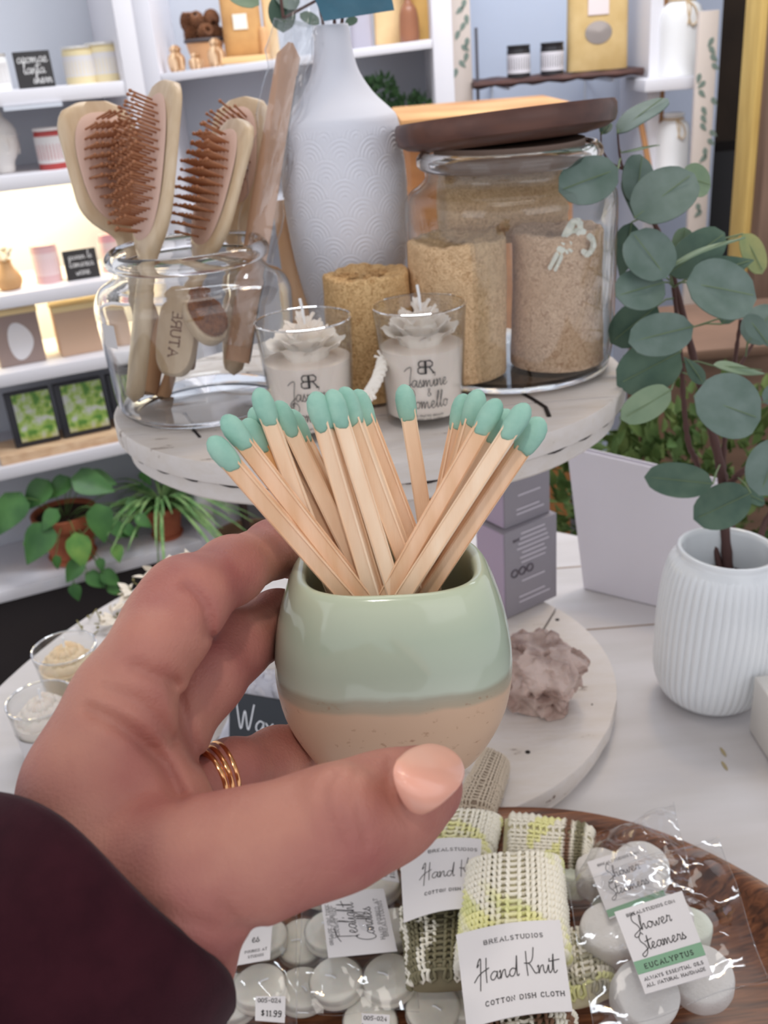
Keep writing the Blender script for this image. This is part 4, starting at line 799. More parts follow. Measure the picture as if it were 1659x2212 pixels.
# eucalyptus sprigs in that vase, going out of frame
eu = mat('eucalyptus', (90, 112, 100), .55, c2=(118, 136, 128), nscale=45, gain=1.0, ramp=(.3, .7)); eud = mat('eucalyptus_deep', (62, 86, 72), .55, c2=(84, 106, 88), nscale=40); eul = mat('eucalyptus_pale', (122, 140, 112), .55, c2=(104, 126, 100), nscale=35); estem = mat('eucalyptus_stem', (84, 58, 54), .7)
mouth = pvv+[0, 0, z_top]
t = thing('eucalyptus_sprig', mouth-[0, 0, .03], 'eucalyptus sprig standing in the tall white vase, leaving the top of the frame', 'plant')
obj('stem', merge(tube([mouth-[0, 0, .05], mouth+[.004, 0, .02], mouth+[.01, 0, .09]], .0014, 6), tube([mouth-[0, 0, .05], mouth+[-.008, -.01, .02], dp(612, 40, .86), dp(600, -60, .86)], .0014, 6), tube([mouth-[0, 0, .05], mouth+[.012, 0, .02], dp(800, -60, .88)], .0014, 6)), estem, t)
for (x, y, tx, ty, L, W, m) in [(612, 70, 606, -12, .034, .024, eud), (560, 10, 500, -20, .03, .02, eul), (690, 52, 640, 20, .02, .012, eud), (746, 52, 765, 42, .012, .008, eud), (640, 20, 600, -30, .025, .02, eu)]:
    b_ = dp(x, y, .865); e_ = dp(tx, ty, .865); obj('leaf', setleaf(leaf(L, W, 'round', 9, .1, .05), b_, e_-b_, camv(.2, .2, 1)), m, t, angle=60)

# ================================================================ loofahs
def loof_mat(nm, c1, c2, c3):
    m = bpy.data.materials.new(nm); m.use_nodes = True; nt = m.node_tree; N = nt.nodes; L = nt.links; b = N['Principled BSDF']; tc = N.new('ShaderNodeTexCoord')
    n1 = N.new('ShaderNodeTexNoise'); n1.inputs['Scale'].default_value = 260; n1.inputs['Detail'].default_value = 3; n1.inputs['Distortion'].default_value = 1.5
    n2 = N.new('ShaderNodeTexNoise'); n2.inputs['Scale'].default_value = 28; n3 = N.new('ShaderNodeTexVoronoi'); n3.inputs['Scale'].default_value = 420; n3.feature = 'DISTANCE_TO_EDGE'
    for n in (n1, n2, n3): L.new(tc.outputs['Object'], n.inputs[0])
    cr = N.new('ShaderNodeValToRGB'); e = cr.color_ramp.elements; e[0].position = .30; e[0].color = lin(c2)+(1,); e[1].position = .58; e[1].color = tuple(min(.9, x*1.15) for x in lin(c1))+(1,)
    mx = N.new('ShaderNodeMixRGB'); mx.inputs[2].default_value = lin(c3)+(1,); c2n = N.new('ShaderNodeValToRGB'); c2n.color_ramp.elements[0].position = .4; c2n.color_ramp.elements[1].position = .7; c2n.color_ramp.elements[1].color = (.6, .6, .6, 1)
    L.new(n1.outputs[0], cr.inputs[0]); L.new(n2.outputs[0], c2n.inputs[0]); L.new(c2n.outputs[0], mx.inputs[0]); L.new(cr.outputs[0], mx.inputs[1]); L.new(mx.outputs[0], b.inputs['Base Color']); b.inputs['Roughness'].default_value = .9
    ad = N.new('ShaderNodeMath'); ad.operation = 'ADD'; L.new(n1.outputs[0], ad.inputs[0]); L.new(n3.outputs[0], ad.inputs[1]); bp = N.new('ShaderNodeBump'); bp.inputs['Strength'].default_value = .9; bp.inputs['Distance'].default_value = .0014; L.new(ad.outputs[0], bp.inputs['Height']); L.new(bp.outputs[0], b.inputs['Normal']); return m
lo1 = loof_mat('loofah_tan', (226, 192, 150), (192, 150, 106), (218, 186, 146)); lo2 = loof_mat('loofah_rosy', (222, 190, 160), (184, 142, 110), (214, 176, 142)); lo3 = loof_mat('loofah_gold', (224, 188, 136), (184, 138, 86), (208, 166, 114))
def loofah(p, r, h, m, lab, axis=(0, 0, 1), seed=0, ry=1.0, top=.96, lean_x=(1, 0, 0)):
    R_ = np.random.default_rng(seed); ph = R_.uniform(0, 6, 6); n = 90; a = np.linspace(0, 2*PI, n, endpoint=False); rings = []
    def rad(s): return r*(1+.03*math.sin(PI*s*1.2+ph[0])-.02*s)
    def ring(rr, z, j=1.0): k = rr*(1+.010*np.sin(3*a+ph[1]+z*20)+.007*np.sin(5*a+ph[2])+.005*np.sin(13*a+z*190+ph[3])); return np.column_stack([k*np.cos(a), k*np.sin(a)*ry, z+.0012*np.sin(4*a+ph[4])*j+.0006*np.sin(17*a)*j])
    rings.append(ring(r*.9, .0006, 0)); 
    for s in np.linspace(.02, 1, 26): rings.append(ring(rad(s), s*h, s))
    rings += [ring(rad(1)*.97, h+.0016), ring(rad(1)*.88, h+.0020), ring(rad(1)*.76, h-.0005), ring(rad(1)*.5, h-.002), ring(rad(1)*.2, h-.003)]
    Fr = frame(axis, lean_x); return xf(loft(rings), Fr, p), Fr
pl_ = hz(795, 850, UZ); Yl = .79
pL = np.array([vy(800, 720, Yl)[0], Yl, UZ+.0012]); hL = vy(795, 592, Yl)[2]-pL[2]; print('loofah', pL, hL)
t = thing('loofah', pL, 'golden tan loofah with white rope loop standing between the two candles', 'loofah'); vf, Fr = loofah(pL, .0355, hL, lo3, '', seed=3)
obj('sponge', vf, lo3, t, angle=60); rope_m = mat('cotton_rope', (226, 216, 206), .9, bump=.5, bscale=900, bdist=.0006)
# core openings on the top
holes = []
for (dx, dy, r) in [(-.014, .002, .006), (.010, .006, .0055), (.004, -.012, .005)]: holes.append(xf(lathe([(.0001, -.006), (r*.7, -.006), (r, -.0005), (r*1.25, .001), (r*1.4, -.001)], 18), None, pL+[dx, dy, hL]))
obj('core_openings', merge(*holes), loof_mat('loofah_core', (206, 168, 118), (150, 108, 66), (180, 140, 96)), t)
rp = [dp(828, 775, .735), dp(822, 800, .728), dp(812, 826, .722), dp(800, 846, .720)]
rope = []
for ph in (0, PI): 
    Q_ = crom(rp, 10); rope.append(tube([q+rt*.0022*math.cos(i*.75+ph)+up*.0022*math.sin(i*.75+ph) for i, q in enumerate(Q_)], .0028, 7))
for k, (dx, dy) in enumerate([(-22, 12), (-14, 22), (2, 24), (-26, 2), (10, 18)]): rope.append(tube([dp(800, 846, .720), dp(800+dx, 846+dy*.8, .716)], .0014, 5))
for k, (dx, dy) in enumerate([(-12, -18), (-20, -6)]): rope.append(tube([dp(828, 775, .735), dp(828+dx, 775+dy, .733)], .0009, 5))
obj('rope_loop', merge(*rope), rope_m, t)

# ================================================================ big lidded jar of loofahs
jr = np.array([.1215, .832, UZ+.0012]); H2 = vy(1095, 290, .83)[2]-jr[2]; print('jar2', H2)
t = thing('glass_jar', jr, 'large clear glass jar with dark wooden lid, filled with loofahs, right on the upper tier', 'jar')
ks = H2/.176
prof_j = np.array([(.0001, 0), (.066, 0), (.077, .003), (.083, .012), (.0852, .045), (.0858, .10), (.0855, .128), (.0815, .138), (.073, .1435), (.0675, .149), (.0675, .155)]); prof_j[:, 1] *= ks
fix_glass(obj('jar_body', jar_glass(jr, [tuple(q) for q in prof_j], .0026, base=.008), film('jar_wall_glass', (.97, .975, .97), 1.22, .02), t, angle=60)); fix_glass(obj('jar_base', xf(lathe([(.0001, .0004), (.076, .0004), (.081, .003), (.0815, .0065), (.0001, .0065)], 72), None, jr), clear, t, angle=60))
fix_glass(obj('rim', xf(lathe(smooth_prof([(.0660, .155*ks), (.069, .155*ks), (.0730, .158*ks), (.0735, .163*ks), (.0705, .167*ks), (.067, .168*ks), (.0645, .164*ks), (.0650, .158*ks), (.0660, .155*ks)], 4), 72), None, jr), clear, t, angle=180))
lid_m = mat('dark_lid_wood', (96, 62, 50), .5, c2=(70, 44, 38), nscale=8, stretch=(1, 6, 6), gain=1.25, coat=.15)
lz = jr[2]+.170*ks
ttz = vy(1095, 245, .80)[2]
obj('lid', xf(lathe([(.0001, 0), (.060, 0), (.062, .0), (.078, .003), (.0850, .007), (.0865, .012), (.0865, .0195), (.0848, .0225), (.0001, .0225)], 90), np.array(Matrix.Rotation(-.045, 3, (0, 1, 0)))@np.array(Matrix.Rotation(-.09, 3, (1, 0, 0))), (jr[0]-.002, jr[1], lz)), lid_m, t)
obj('lid_stopper', xf(lathe([(.0001, -.012), (.058, -.012), (.0595, -.009), (.0595, .001), (.0001, .001)], 60), None, (jr[0], jr[1], lz)), mat('stopper_seal', (120, 100, 88), .5), t)
zb_ = jr[2]+.0092
def inj(x, y, Y): q = vy(x, y, Y); return q
q = inj(995, 740, .79); h_ = vy(995, 520, .79)[2]-zb_; p = np.array([q[0], .795, zb_]); t2 = thing('loofah', p, 'pale tan loofah standing at the left inside the lidded jar', 'loofah'); obj('sponge', loofah(p, .0385, h_, lo1, '', seed=5)[0], lo1, t2, angle=60)
q = inj(1208, 740, .80); h_ = vy(1208, 500, .80)[2]-zb_; p = np.array([q[0]-.001, .806, zb_]); t2 = thing('loofah', p, 'rosy loofah with white ribbon standing at the right inside the lidded jar', 'loofah'); obj('sponge', loofah(p, .0375, h_, lo2, '', seed=8)[0], lo2, t2, angle=60)
rb = []
k0 = dp(1212, 532, .765)
for pts, w in [([(1212, 532), (1226, 500), (1240, 478), (1252, 482), (1250, 505), (1228, 528)], .0024), ([(1222, 520), (1248, 500), (1275, 512), (1282, 530), (1272, 548), (1262, 545)], .0024), ([(1212, 532), (1202, 552), (1188, 578)], .0018), ([(1216, 534), (1212, 556), (1200, 582)], .0016), ([(1220, 534), (1226, 548)], .0009), ([(1222, 532), (1236, 544)], .0009)]:
    rb.append(tube([dp(x, y, .763-.002*math.sin(i*1.3)) for i, (x, y) in enumerate(crom(pts, 5))], w*1.35, 7, flat=.7, ref=fw))
rb.append(xf(ball(.0042, 10, 8), None, k0)); obj('ribbon', merge(*rb), mat('white_ribbon', (236, 226, 212), .8), t2)
hc = vy(1100, 446, .86); p = np.array([jr[0]-.002, .868, hc[2]]); axl = unit([1, .05, -.03]); p0 = p-axl*.052; t2 = thing('loofah', p0, 'loofah lying across the top inside the lidded jar', 'loofah'); obj('sponge', loofah(p0, .031, .100, lo1, '', axis=axl, seed=11, lean_x=(0, 0, 1))[0], lo1, t2, angle=60)
q = vy(930, 470, .90); tag(obj('loofah', xf(loofah((0, 0, 0), .022, .09, lo3, '', seed=14)[0], None, (jr[0]-.036, .883, zb_)), mat('loofah_dark', (160, 114, 74), .9, c2=(130, 88, 56), nscale=120, bump=.8, bscale=300)), 'darker loofah at the back left inside the lidded jar', 'loofah')

# ================================================================ two flower candles
wax = mat('ivory_wax', (242, 228, 216), .5, sss=.1, gain=1.03); rose_m = mat('rose_wax', (248, 232, 222), .55, sss=.1, gain=1.05); thin = film('thin_glass', (.975, .98, .98), 1.22, .02)
def rose(R_, h, seed, petals=((6, 1.0), (6, .8), (5, .6), (4, .42), (3, .25))):
    rg = np.random.default_rng(seed); out = [xf(ball(R_*.5, 14, 10, (1, 1, .8)), None, (0, 0, h*.3))]
    for li, (n, k) in enumerate(petals):
        for j in range(n):
            a = j*2*PI/n+li*.5+rg.uniform(-.15, .15); W_ = R_*1.45*k+.002; z0 = h*(.02+.14*li); zt = h*(.42+.145*li); P_ = []
            for v_ in np.linspace(0, 1, 6):
                for u in np.linspace(-1, 1, 7):
                    rad = R_*k*(.58+.44*v_**1.5)+.0006*math.sin(u*5+j); rad -= .0020*abs(u)**2; an = a+u*W_/(R_*k+.004)*.52*(.55+.5*math.sin(PI*(.25+.6*v_)))
                    zz = z0+(zt-z0)*(v_**.8)*(1-.22*u**4)+.0008*math.sin(u*7+j*2)*v_; rad += .0016*v_**4*(1-abs(u)*.2); P_.append((rad*math.cos(an), rad*math.sin(an), zz))
            P_ = np.array(P_); F_ = grid_faces(6, 7, False); m = len(P_); c = np.array([0, 0, h*.2]); P2 = P_-(P_-c)/np.linalg.norm(P_-c, axis=1, keepdims=True)*.0008
            b = [(i, i+1) for i in range(6)]+[(i*7+6, i*7+13) for i in range(5)]+[(35+i+1, 35+i) for i in range(6)]+[(i*7+7, i*7) for i in range(5)]
            out.append((np.vstack([P_, P2]), F_+[tuple(q+m for q in f)[::-1] for f in F_]+[(x, y, y+m, x+m) for x, y in b]))
    return merge(*out)
def glass_cup(r0_, r1_, h, th_=.0016, base=.006): return lathe(smooth_prof([(.0001, 0), (r0_*.9, 0), (r0_, .0025), (r0_*.6+r1_*.4, h*.4), (r1_, h)], 4).tolist()+[(r1_-th_*.5, h+.0007), (r1_-th_, h), (r0_*.6+r1_*.4-th_, h*.4), (r0_-th_, base), (.0001, base)], 56)
def flower_candle(cx_, cy_, px, ytop_rim, ybase, wpx_, lab, seed, rot=0):
    p = np.array([cx_, cy_, UZ+.0012]); h = vy(px, ytop_rim, cy_)[2]-p[2]; t = thing('flower_candle', p, lab, 'candle', 'rose-topped candles in clear glasses'); R_ = wpx_
    r0_ = R_*.84
    fix_glass(obj('glass_cup', xf(glass_cup(r0_, R_, h, .0010), None, p), thin, t, angle=60))
    obj('cup_rim', xf(torus(R_-.0004, .0007, 64, 8), None, p+[0, 0, h]), clear, t)
    hw = h*.66; ri = lambda z: (r0_+(R_-r0_)*z/h)-.0015
    obj('wax', xf(lathe([(.0001, .0066), (ri(.007), .0066), (ri(hw), hw-.0005), (ri(hw)-.001, hw), (.0001, hw+.0004)], 56), None, p), wax, t)
    obj('wax_rose', xf(rose(R_*.78, .034, seed), rotz(rot), p+[0, 0, hw-.001]), rose_m, t, angle=50)
    wk = p+[0.001, -.002, hw]; obj('wick', tube([wk+[0, 0, .018], wk+[-.0005, 0, .036], wk+[-.0015, 0, .044]], .0011, 7), mat('wick_white', (232, 228, 226), .8), t)
    a0_ = -PI/2+rot; ro = lambda z: (r0_+(R_-r0_)*z/h)+.0003
    fn = lambda a_, b_: (ro(b_)*math.cos(a0_+a_/R_), ro(b_)*math.sin(a0_+a_/R_), b_)
    s_ = h/.068; lines = [('R', .0095, .0045, hw*.76, False, .0010, 1), ('Jasmine', .0054, .0005, hw*.58, True, .00055, 1), ('&', .0032, .002, hw*.45, True, .0004, 1), ('Pomello', .0056, .001, hw*.285, True, .00055, 1), ('HAND CRAFTED ORGANIC', .0014, 0, hw*.17, False, .00028, 1.2), ('COCONUT WAX CANDLE', .0014, 0, hw*.12, False, .00028, 1.2)]
    L1 = write(lines, fn); Pb, wd = word('B', .0095, False, True, 1); Pb = [np.column_stack([-q[:, 0]-.0012+.0016, q[:, 1]+hw*.76]) for q in Pb]; V2, f2 = ribbon(Pb, .0010)
    obj('printed_label', xf(merge(L1, (np.array([fn(a_, b_) for a_, b_ in V2]), f2)), None, p), ink, t); return t
flower_candle(-.0475, .716, 645, 690, 925, .0355, 'rose-topped candle in clear glass beside the brush jar, partly behind the matches', 2, .05)
flower_candle(.0375, .724, 918, 656, 905, .0345, 'rose-topped candle in clear glass standing right of the roped loofah', 6, .02)
# ================================================================ things on the lower tier and on the table
def quadmap(c, z):
    """c = tl, tr, br, bl pixels on the level z (or four z); returns fn(u, v[, lift]) with u right 0-1, v up 0-1"""
    zz = [z]*4 if np.isscalar(z) else z; tl, tr, br_, bl = [hz(q[0], q[1], k) for q, k in zip(c, zz)]; nrm = unit(np.cross(tr-tl, tl-bl)); nrm = nrm if nrm@(CP-tl) > 0 else -nrm
    def fn(u, v, l=0.0): return (bl*(1-u)+br_*u)*(1-v)+(tl*(1-u)+tr*u)*v+nrm*l
    return fn, np.linalg.norm(tr-tl), np.linalg.norm(tl-bl)
def card(name, c, z, lines, parent, m=paper, cat=None, lab=None, bend=0.0, text_name='printed_text', inkm=None, rot90=False, th_=.0005, extra=None):
    fn, w, h = quadmap(c, z); n = 14
    bz = lambda u, v: bend*math.sin(PI*u)*1.0
    G = [fn(i/(n-1), j/5, bz(i/(n-1), j/5)) for j in range(6) for i in range(n)]; B_ = [fn(i/(n-1), j/5, bz(i/(n-1), j/5)-th_) for j in range(6) for i in range(n)]
    F_ = grid_faces(6, n, False); N_ = 6*n; ed = [(i, i+1) for i in range(n-1)]+[(5*n+i+1, 5*n+i) for i in range(n-1)]+[(j*n+n, j*n) for j in range(5)]+[(j*n+n-1, j*n+2*n-1) for j in range(5)]
    vf = (np.vstack([G, B_]), F_+[tuple(q+N_ for q in f)[::-1] for f in F_]+[(a, b, b+N_, a+N_) for a, b in ed]); o = obj(name, vf, m, parent, angle=50)
    if lab: tag(o, lab, cat)
    if extra: obj('colour_band', merge(([fn(extra[0]+(extra[1]-extra[0])*i/12, v, bz(i/12, v)+.00012) for v in (extra[2], extra[3]) for i in range(13)], grid_faces(2, 13, False))), extra[4], parent)
    if lines:
        lines = [(t_, (-s_*(h if rot90 else w)/word(t_, 1, sc_, True, sp_)[1] if s_ < 0 else s_), a_, b_, sc_, pn_, sp_) for t_, s_, a_, b_, sc_, pn_, sp_ in lines]
        if rot90: L = [(t, s, cx*h, -b*w, sc, pen, sp) for t, s, cx, b, sc, pen, sp in lines]; vf = write(L, lambda a, b: fn(-b/w, a/h, bz(-b/w, 0)+.0003))
        else: L = [(t, s, cx*w, b*h, sc, pen, sp) for t, s, cx, b, sc, pen, sp in lines]; vf = write(L, lambda a, b: fn(a/w, b/h, bz(a/w, 0)+.0003))
        obj(text_name, vf, inkm or ink, parent)
    return o
# purple-grey boxes
pg = mat('lilac_grey_card', (150, 145, 152), .6, gain=1.05); pl2 = mat('lilac_side', (176, 160, 182), .6, gain=1.1); prn = mat('pale_print', (196, 190, 198), .7); dkp = mat('dark_print', (88, 80, 88), .7)
def carton(bl, br_, h, dep, lab, icons=True):
    ux = unit((br_-bl)*[1, 1, 0]); nb = np.cross([0, 0, 1.0], ux); nb = nb if nb[1] > 0 else -nb; w = np.linalg.norm((br_-bl)[:2]); M3 = np.column_stack([ux, nb, [0, 0, 1.0]]); p = bl; t = thing('cosmetic_box', p, lab, 'box', 'lilac-grey printed cartons')
    obj('carton', xf(box(w, dep, h, .0012, (w/2, dep/2, h/2)), M3, p), pg, t); obj('side_face', xf(box(.0012, dep-.003, h-.003, 0, (-.0006, dep/2, h/2)), M3, p), pl2, t)
    ls = []; dk = []
    rr = np.random.default_rng(int(h*1000))
    for k in range(11):
        z = h*.93-k*h*.055
        if .42*h < z < .56*h: continue
        x0_ = w*.25; ls.append(xf(box(w*(.62-.2*rr.uniform()), .0004, .0016, 0, (x0_+w*.28, -.0004, z)), M3, p))
    ls.append(xf(box(w*.5, .0004, .0016, 0, (w*.5, -.0004, h*.2)), M3, p)); ls.append(xf(box(w*.6, .0004, .0016, 0, (w*.55, -.0004, h*.14)), M3, p))
    obj('printed_lines', merge(*ls), prn, t)
    if icons:
        for k in range(3): dk.append(xf(torus(.0042, .0008, 20, 5), M3@np.array([[1, 0, 0], [0, 0, 1], [0, -1, 0]]), p+M3@np.array([w*.17+k*.0105, -.0006, h*.50])))
        dk.append(xf(write([('BB0C', .0028, w*.22, h*.86, False, .0006, .5)], lambda a, b: (a, -.0006, b)), M3, p)); obj('round_symbols', merge(*dk), dkp, t)
    return ux, nb, h
b0, b1 = hz(1094, 1338, LZ+.001), hz(1203, 1288, LZ+.001); hb = .085
dirr = unit(b1-b0); ux, nb, hc = carton(b0, b1, .100, .045, 'lilac-grey carton with round symbols standing on the lower tier behind the crystal')
u0_ = b0+ux*.006+nb*.006+[0, 0, .1005]; carton(u0_, u0_+ux*(np.linalg.norm(b1-b0)-.010)-nb*.006*0, .085, .040, 'upper lilac-grey carton stacked on the other, just under the upper tier', icons=False)
# crystal
def rock(c, r, sc, seed, n=5):
    bm = bmesh.new(); bmesh.ops.create_icosphere(bm, subdivisions=n, radius=1); R_ = np.random.default_rng(seed); Nn = R_.normal(size=(26, 3)); Nn /= np.linalg.norm(Nn, axis=1)[:, None]; dd = R_.uniform(.70, .98, 26)
    V = np.array([v.co[:] for v in bm.verts]); 
    for n_, d in zip(Nn, dd): s = V@n_; V = V-np.outer(np.maximum(0, s-d), n_)*.95
    V0 = V.copy(); cells = R_.normal(size=(140, 3)); cells /= np.linalg.norm(cells, axis=1)[:, None]; nv = V0/np.linalg.norm(V0, axis=1)[:, None]; id_ = np.argmax(nv@cells.T, 1); off = R_.uniform(-.07, .08, 140); tl_ = R_.normal(size=(140, 3))*.25
    V = V+nv*(off[id_]+np.einsum('ij,ij->i', nv-cells[id_], tl_[id_]))[:, None]
    bm.verts.ensure_lookup_table(); F_ = [tuple(v.index for v in q.verts) for q in bm.faces]; bm.free(); return V*np.asarray(sc)*r+np.asarray(c), F_
cc = hz(1166, 1508, LZ+.012); cr_m = mat('rose_quartz', (196, 174, 164), .28, c2=(150, 124, 114), nscale=45, ramp=(.4, .62), bump=.6, bscale=160, bdist=.002, sss=.15, gain=1.1)
vf = rock((0, 0, 0), .047, (1.08, .95, .95), 4); vf = xf(vf, rotz(.5)@np.array(Matrix.Rotation(.5, 3, (0, 1, 0))), cc+[.000, .008, .018]); vf[0][:, 2] = np.maximum(vf[0][:, 2], LZ+.0008)
tag(obj('crystal', vf, cr_m, angle=22), 'rough pinkish-grey crystal cluster on the lower tier, right of the ceramic pot', 'crystal')
# white gift bag standing on the table
bagm = mat('bag_white', (218, 214, 220), .6, gain=1.25, c2=(212, 208, 214), nscale=5)
g0, g1 = hz(1262, 1270, TZ+.001), hz(1600, 1352, TZ+.001); ux = unit(g1-g0); nb = np.cross([0, 0, 1.0], ux); nb = nb if nb[1] > 0 else -nb; wb = np.linalg.norm(g1-g0); t = thing('gift_bag', g0, 'blank white paper gift bag standing behind the ribbed vase', 'bag')
hb_ = .170; tl_ = g0-ux*.022+[0, 0, hb_]; tr_ = g1-ux*.030+[0, 0, hb_*.93]; D_ = .010
def wall4(a, b, c, d): return (np.array([a, b, c, d]), [(0, 1, 2, 3)])
f0 = [g0, g1, tr_, tl_]; bk = [q+nb*D_ for q in f0]
def panel(q, th_=.0012):
    q = np.array(q); n_ = unit(np.cross(q[1]-q[0], q[3]-q[0])); return loft([q, q+n_*th_])
obj('front_panel', panel(f0), bagm, t); obj('back_panel', panel(bk), bagm, t); obj('side_panel', panel([f0[0], bk[0], bk[3], f0[3]]), bagm, t); obj('side_panel', panel([f0[1], bk[1], bk[2], f0[2]]), bagm, t); obj('bottom_fold', panel([f0[0]+[0, 0, .012], f0[1]+[0, 0, .012], f0[1]+[0, 0, .0132], f0[0]+[0, 0, .0132]], -.0014), mat('bag_fold', (188, 180, 186), .7), t)

# ribbed vase with eucalyptus
vb = hz(1527, 1502, TZ+.0005); axt = unit(np.array([.055, -.0, 1])); FV = frame(axt, (1, 0, 0)); sc_v = np.linalg.norm((vb-CP))/FPX
ribm = mat('ribbed_glaze', (212, 215, 217), .12, gain=1.3, spec=.6, coat=.3); hv_ = .158
pv_ = smooth_prof([(.030, 0), (.036, .002), (.046, .012), (.0525, .030), (.0545, .06), (.0550, .095), (.0530, .125), (.0495, .142), (.0445, .1500)], 5); segs = 48*6; rings = []; th2 = np.linspace(0, 2*PI, segs, endpoint=False)
rings.append(np.column_stack([.029*np.cos(th2), .029*np.sin(th2), np.full(segs, .0003)]))
for r, z in pv_:
    e = min(1, max(0, (z-.006)/.012))*min(1, max(0, (.1495-z)/.014)); rr = r-.0016*e*(1-np.abs(np.cos(th2*24)))**1.6; rings.append(np.column_stack([rr*np.cos(th2), rr*np.sin(th2), np.full(segs, z)]))
for r, z in [(.0432, .1515), (.0428, .154), (.0432, .157), (.0418, .1582), (.0395, .1572), (.0388, .152), (.0388, .12)]: rings.append(np.column_stack([r*np.cos(th2), r*np.sin(th2), np.full(segs, z)]))
tag(fix_normals(obj('flower_vase', xf(loft(rings, True, False), FV, vb), ribm, at=vb, angle=180)), 'glossy white ribbed vase holding eucalyptus branches at the right of the table', 'vase')
vt = vb+axt*.155
t = thing('eucalyptus_branch', vb+axt*.04, 'leafy grey-green eucalyptus branches rising from the ribbed vase', 'plant')
sp = []
def pxs(pts, d0, d1, r0_, r1_, seg=8, wob=.0):
    n = len(crom(pts, 6)); P_ = [dp(x, y, d0+(d1-d0)*i/(n-1)) for i, (x, y) in enumerate(crom(pts, 6))]; R_ = np.linspace(r0_, r1_, n)*(1+wob*np.sin(np.arange(n)*2.6)); return tube(P_, R_, seg)
sp.append(pxs([(1575, 1260), (1565, 1130), (1558, 1020), (1530, 900), (1500, 780), (1465, 640), (1430, 520), (1385, 430), (1345, 360)], .93, .80, .0050, .0014, 8, .08))
sp.append(pxs([(1345, 365), (1338, 330), (1334, 285)], .80, .79, .0011, .0007)); sp.append(pxs([(1345, 365), (1318, 350), (1300, 320), (1298, 285)], .80, .80, .0010, .0006))
sp.append(pxs([(1560, 1250), (1510, 1020), (1488, 960), (1478, 880), (1470, 760), (1455, 620)], .93, .84, .0030, .0018, 7, .2)); sp.append(pxs([(1600, 1270), (1570, 1060), (1562, 990), (1575, 880), (1590, 760), (1600, 690)], .93, .86, .0034, .0015, 7, .2))
sp.append(pxs([(1555, 1075), (1600, 1020), (1659, 990), (1720, 970)], .90, .86, .0034, .0022, 7, .15)); sp.append(pxs([(1620, 1300), (1645, 1150), (1680, 1080), (1740, 950)], .93, .87, .0036, .002, 7, .15)); sp.append(pxs([(1530, 900), (1570, 850), (1610, 770), (1655, 700)], .86, .86, .0022, .0012, 7, .1))
obj('stem', merge(*sp), estem, t, angle=60)
tw = []
# base pixel, tip pixel, width ratio, material, depth, roll
LV = [((1334, 288), (1440, 205), .62, eu, .785, .9), ((1300, 290), (1318, 262), .7, eud, .80, .2), ((1335, 365), (1207, 412), .80, eu, .735, .1), ((1340, 330), (1425, 312), .22, eul, .80, 1.2), ((1372, 440), (1388, 330), .72, eu, .80, -.5), ((1350, 380), (1375, 470), .5, eud, .81, .5),
 ((1372, 470), (1500, 372), .80, eu, .765, .2), ((1470, 380), (1538, 400), 1.1, eul, .80, 0), ((1440, 600), (1365, 500), .86, eu, .765, .2), ((1435, 610), (1330, 640), .9, eu, .772, -.1), ((1420, 660), (1320, 740), .7, eud, .82, .3), ((1445, 590), (1572, 500), .55, eud, .80, -.4), ((1446, 575), (1608, 505), .16, eul, .77, 1.3), ((1605, 505), (1650, 590), .7, mat('eucalyptus_yellow', (150, 150, 96), .5, c2=(112, 128, 84), nscale=40), .82, .3),
 ((1482, 610), (1640, 640), .86, eu, .755, .0), ((1500, 600), (1630, 560), .5, eud, .80, 0), ((1498, 705), (1358, 740), .68, eu, .765, .1), ((1470, 760), (1335, 830), .75, eud, .79, .2), ((1450, 842), (1345, 905), .55, eul, .775, .4), ((1500, 855), (1645, 905), .92, eu, .762, -.1), ((1540, 790), (1655, 800), .4, eul, .82, .9), ((1520, 830), (1480, 770), .5, eud, .82, 0),
 ((1540, 1045), (1392, 1030), .52, eud, .84, .2), ((1622, 1065), (1500, 1122), .72, eud, .87, .3), ((1590, 1060), (1655, 1085), .6, eud, .88, .4), ((1615, 740), (1680, 660), .8, eu, .82, .2), ((1610, 680), (1665, 750), .5, eu, .80, -.3), ((1640, 1070), (1690, 950), .8, eu, .80, .1), ((1650, 870), (1700, 830), .7, eu, .82, 0), ((1365, 480), (1340, 600), .5, eud, .84, .2), ((1470, 560), (1480, 490), .7, eul, .83, 0), ((1560, 700), (1600, 640), .6, eud, .84, .3)]
for k, ((x0, y0), (x1, y1), wr, m, d, rl) in enumerate(LV):
    b_ = dp(x0, y0, d); e_ = dp(x1, y1, d-.004*math.cos(k*2.1)); L_ = np.linalg.norm(e_-b_); ax_ = unit(e_-b_); side = unit(np.cross(-fw, ax_)); nr = -fw*math.cos(rl*.8)+side*math.sin(rl*.8)+up*.25
    lf = leaf(L_, L_*wr, 'round' if wr > .5 else 'oval', 13, .05+.04*math.sin(k*1.9), .06+.05*math.sin(k*2.7)); lf[0][:, 2] += .0015*np.sin(lf[0][:, 0]/L_*7+k)*np.sign(lf[0][:, 1])*0+.02*L_*np.sin(lf[0][:, 0]/L_*5+k); o = obj('leaf', setleaf(lf, b_, e_-b_, nr), m, t, angle=60)
    mid = np.array([proj(b_)[0], proj(b_)[1]]); tw.append(tube([b_, b_+ax_*L_*.5+nr*.0006, b_+ax_*L_*.92], .0004, 4))
    # short stalk back to the nearest stem
    allp = np.vstack([v for v, f in sp]); j = np.argmin(((allp-b_)**2).sum(1)); tw.append(tube([allp[j], (allp[j]+b_)/2+[0, 0, .002], b_], .0008, 5))
obj('leaf_stalks', merge(*tw), mat('pale_stalk', (104, 122, 88), .6), t)
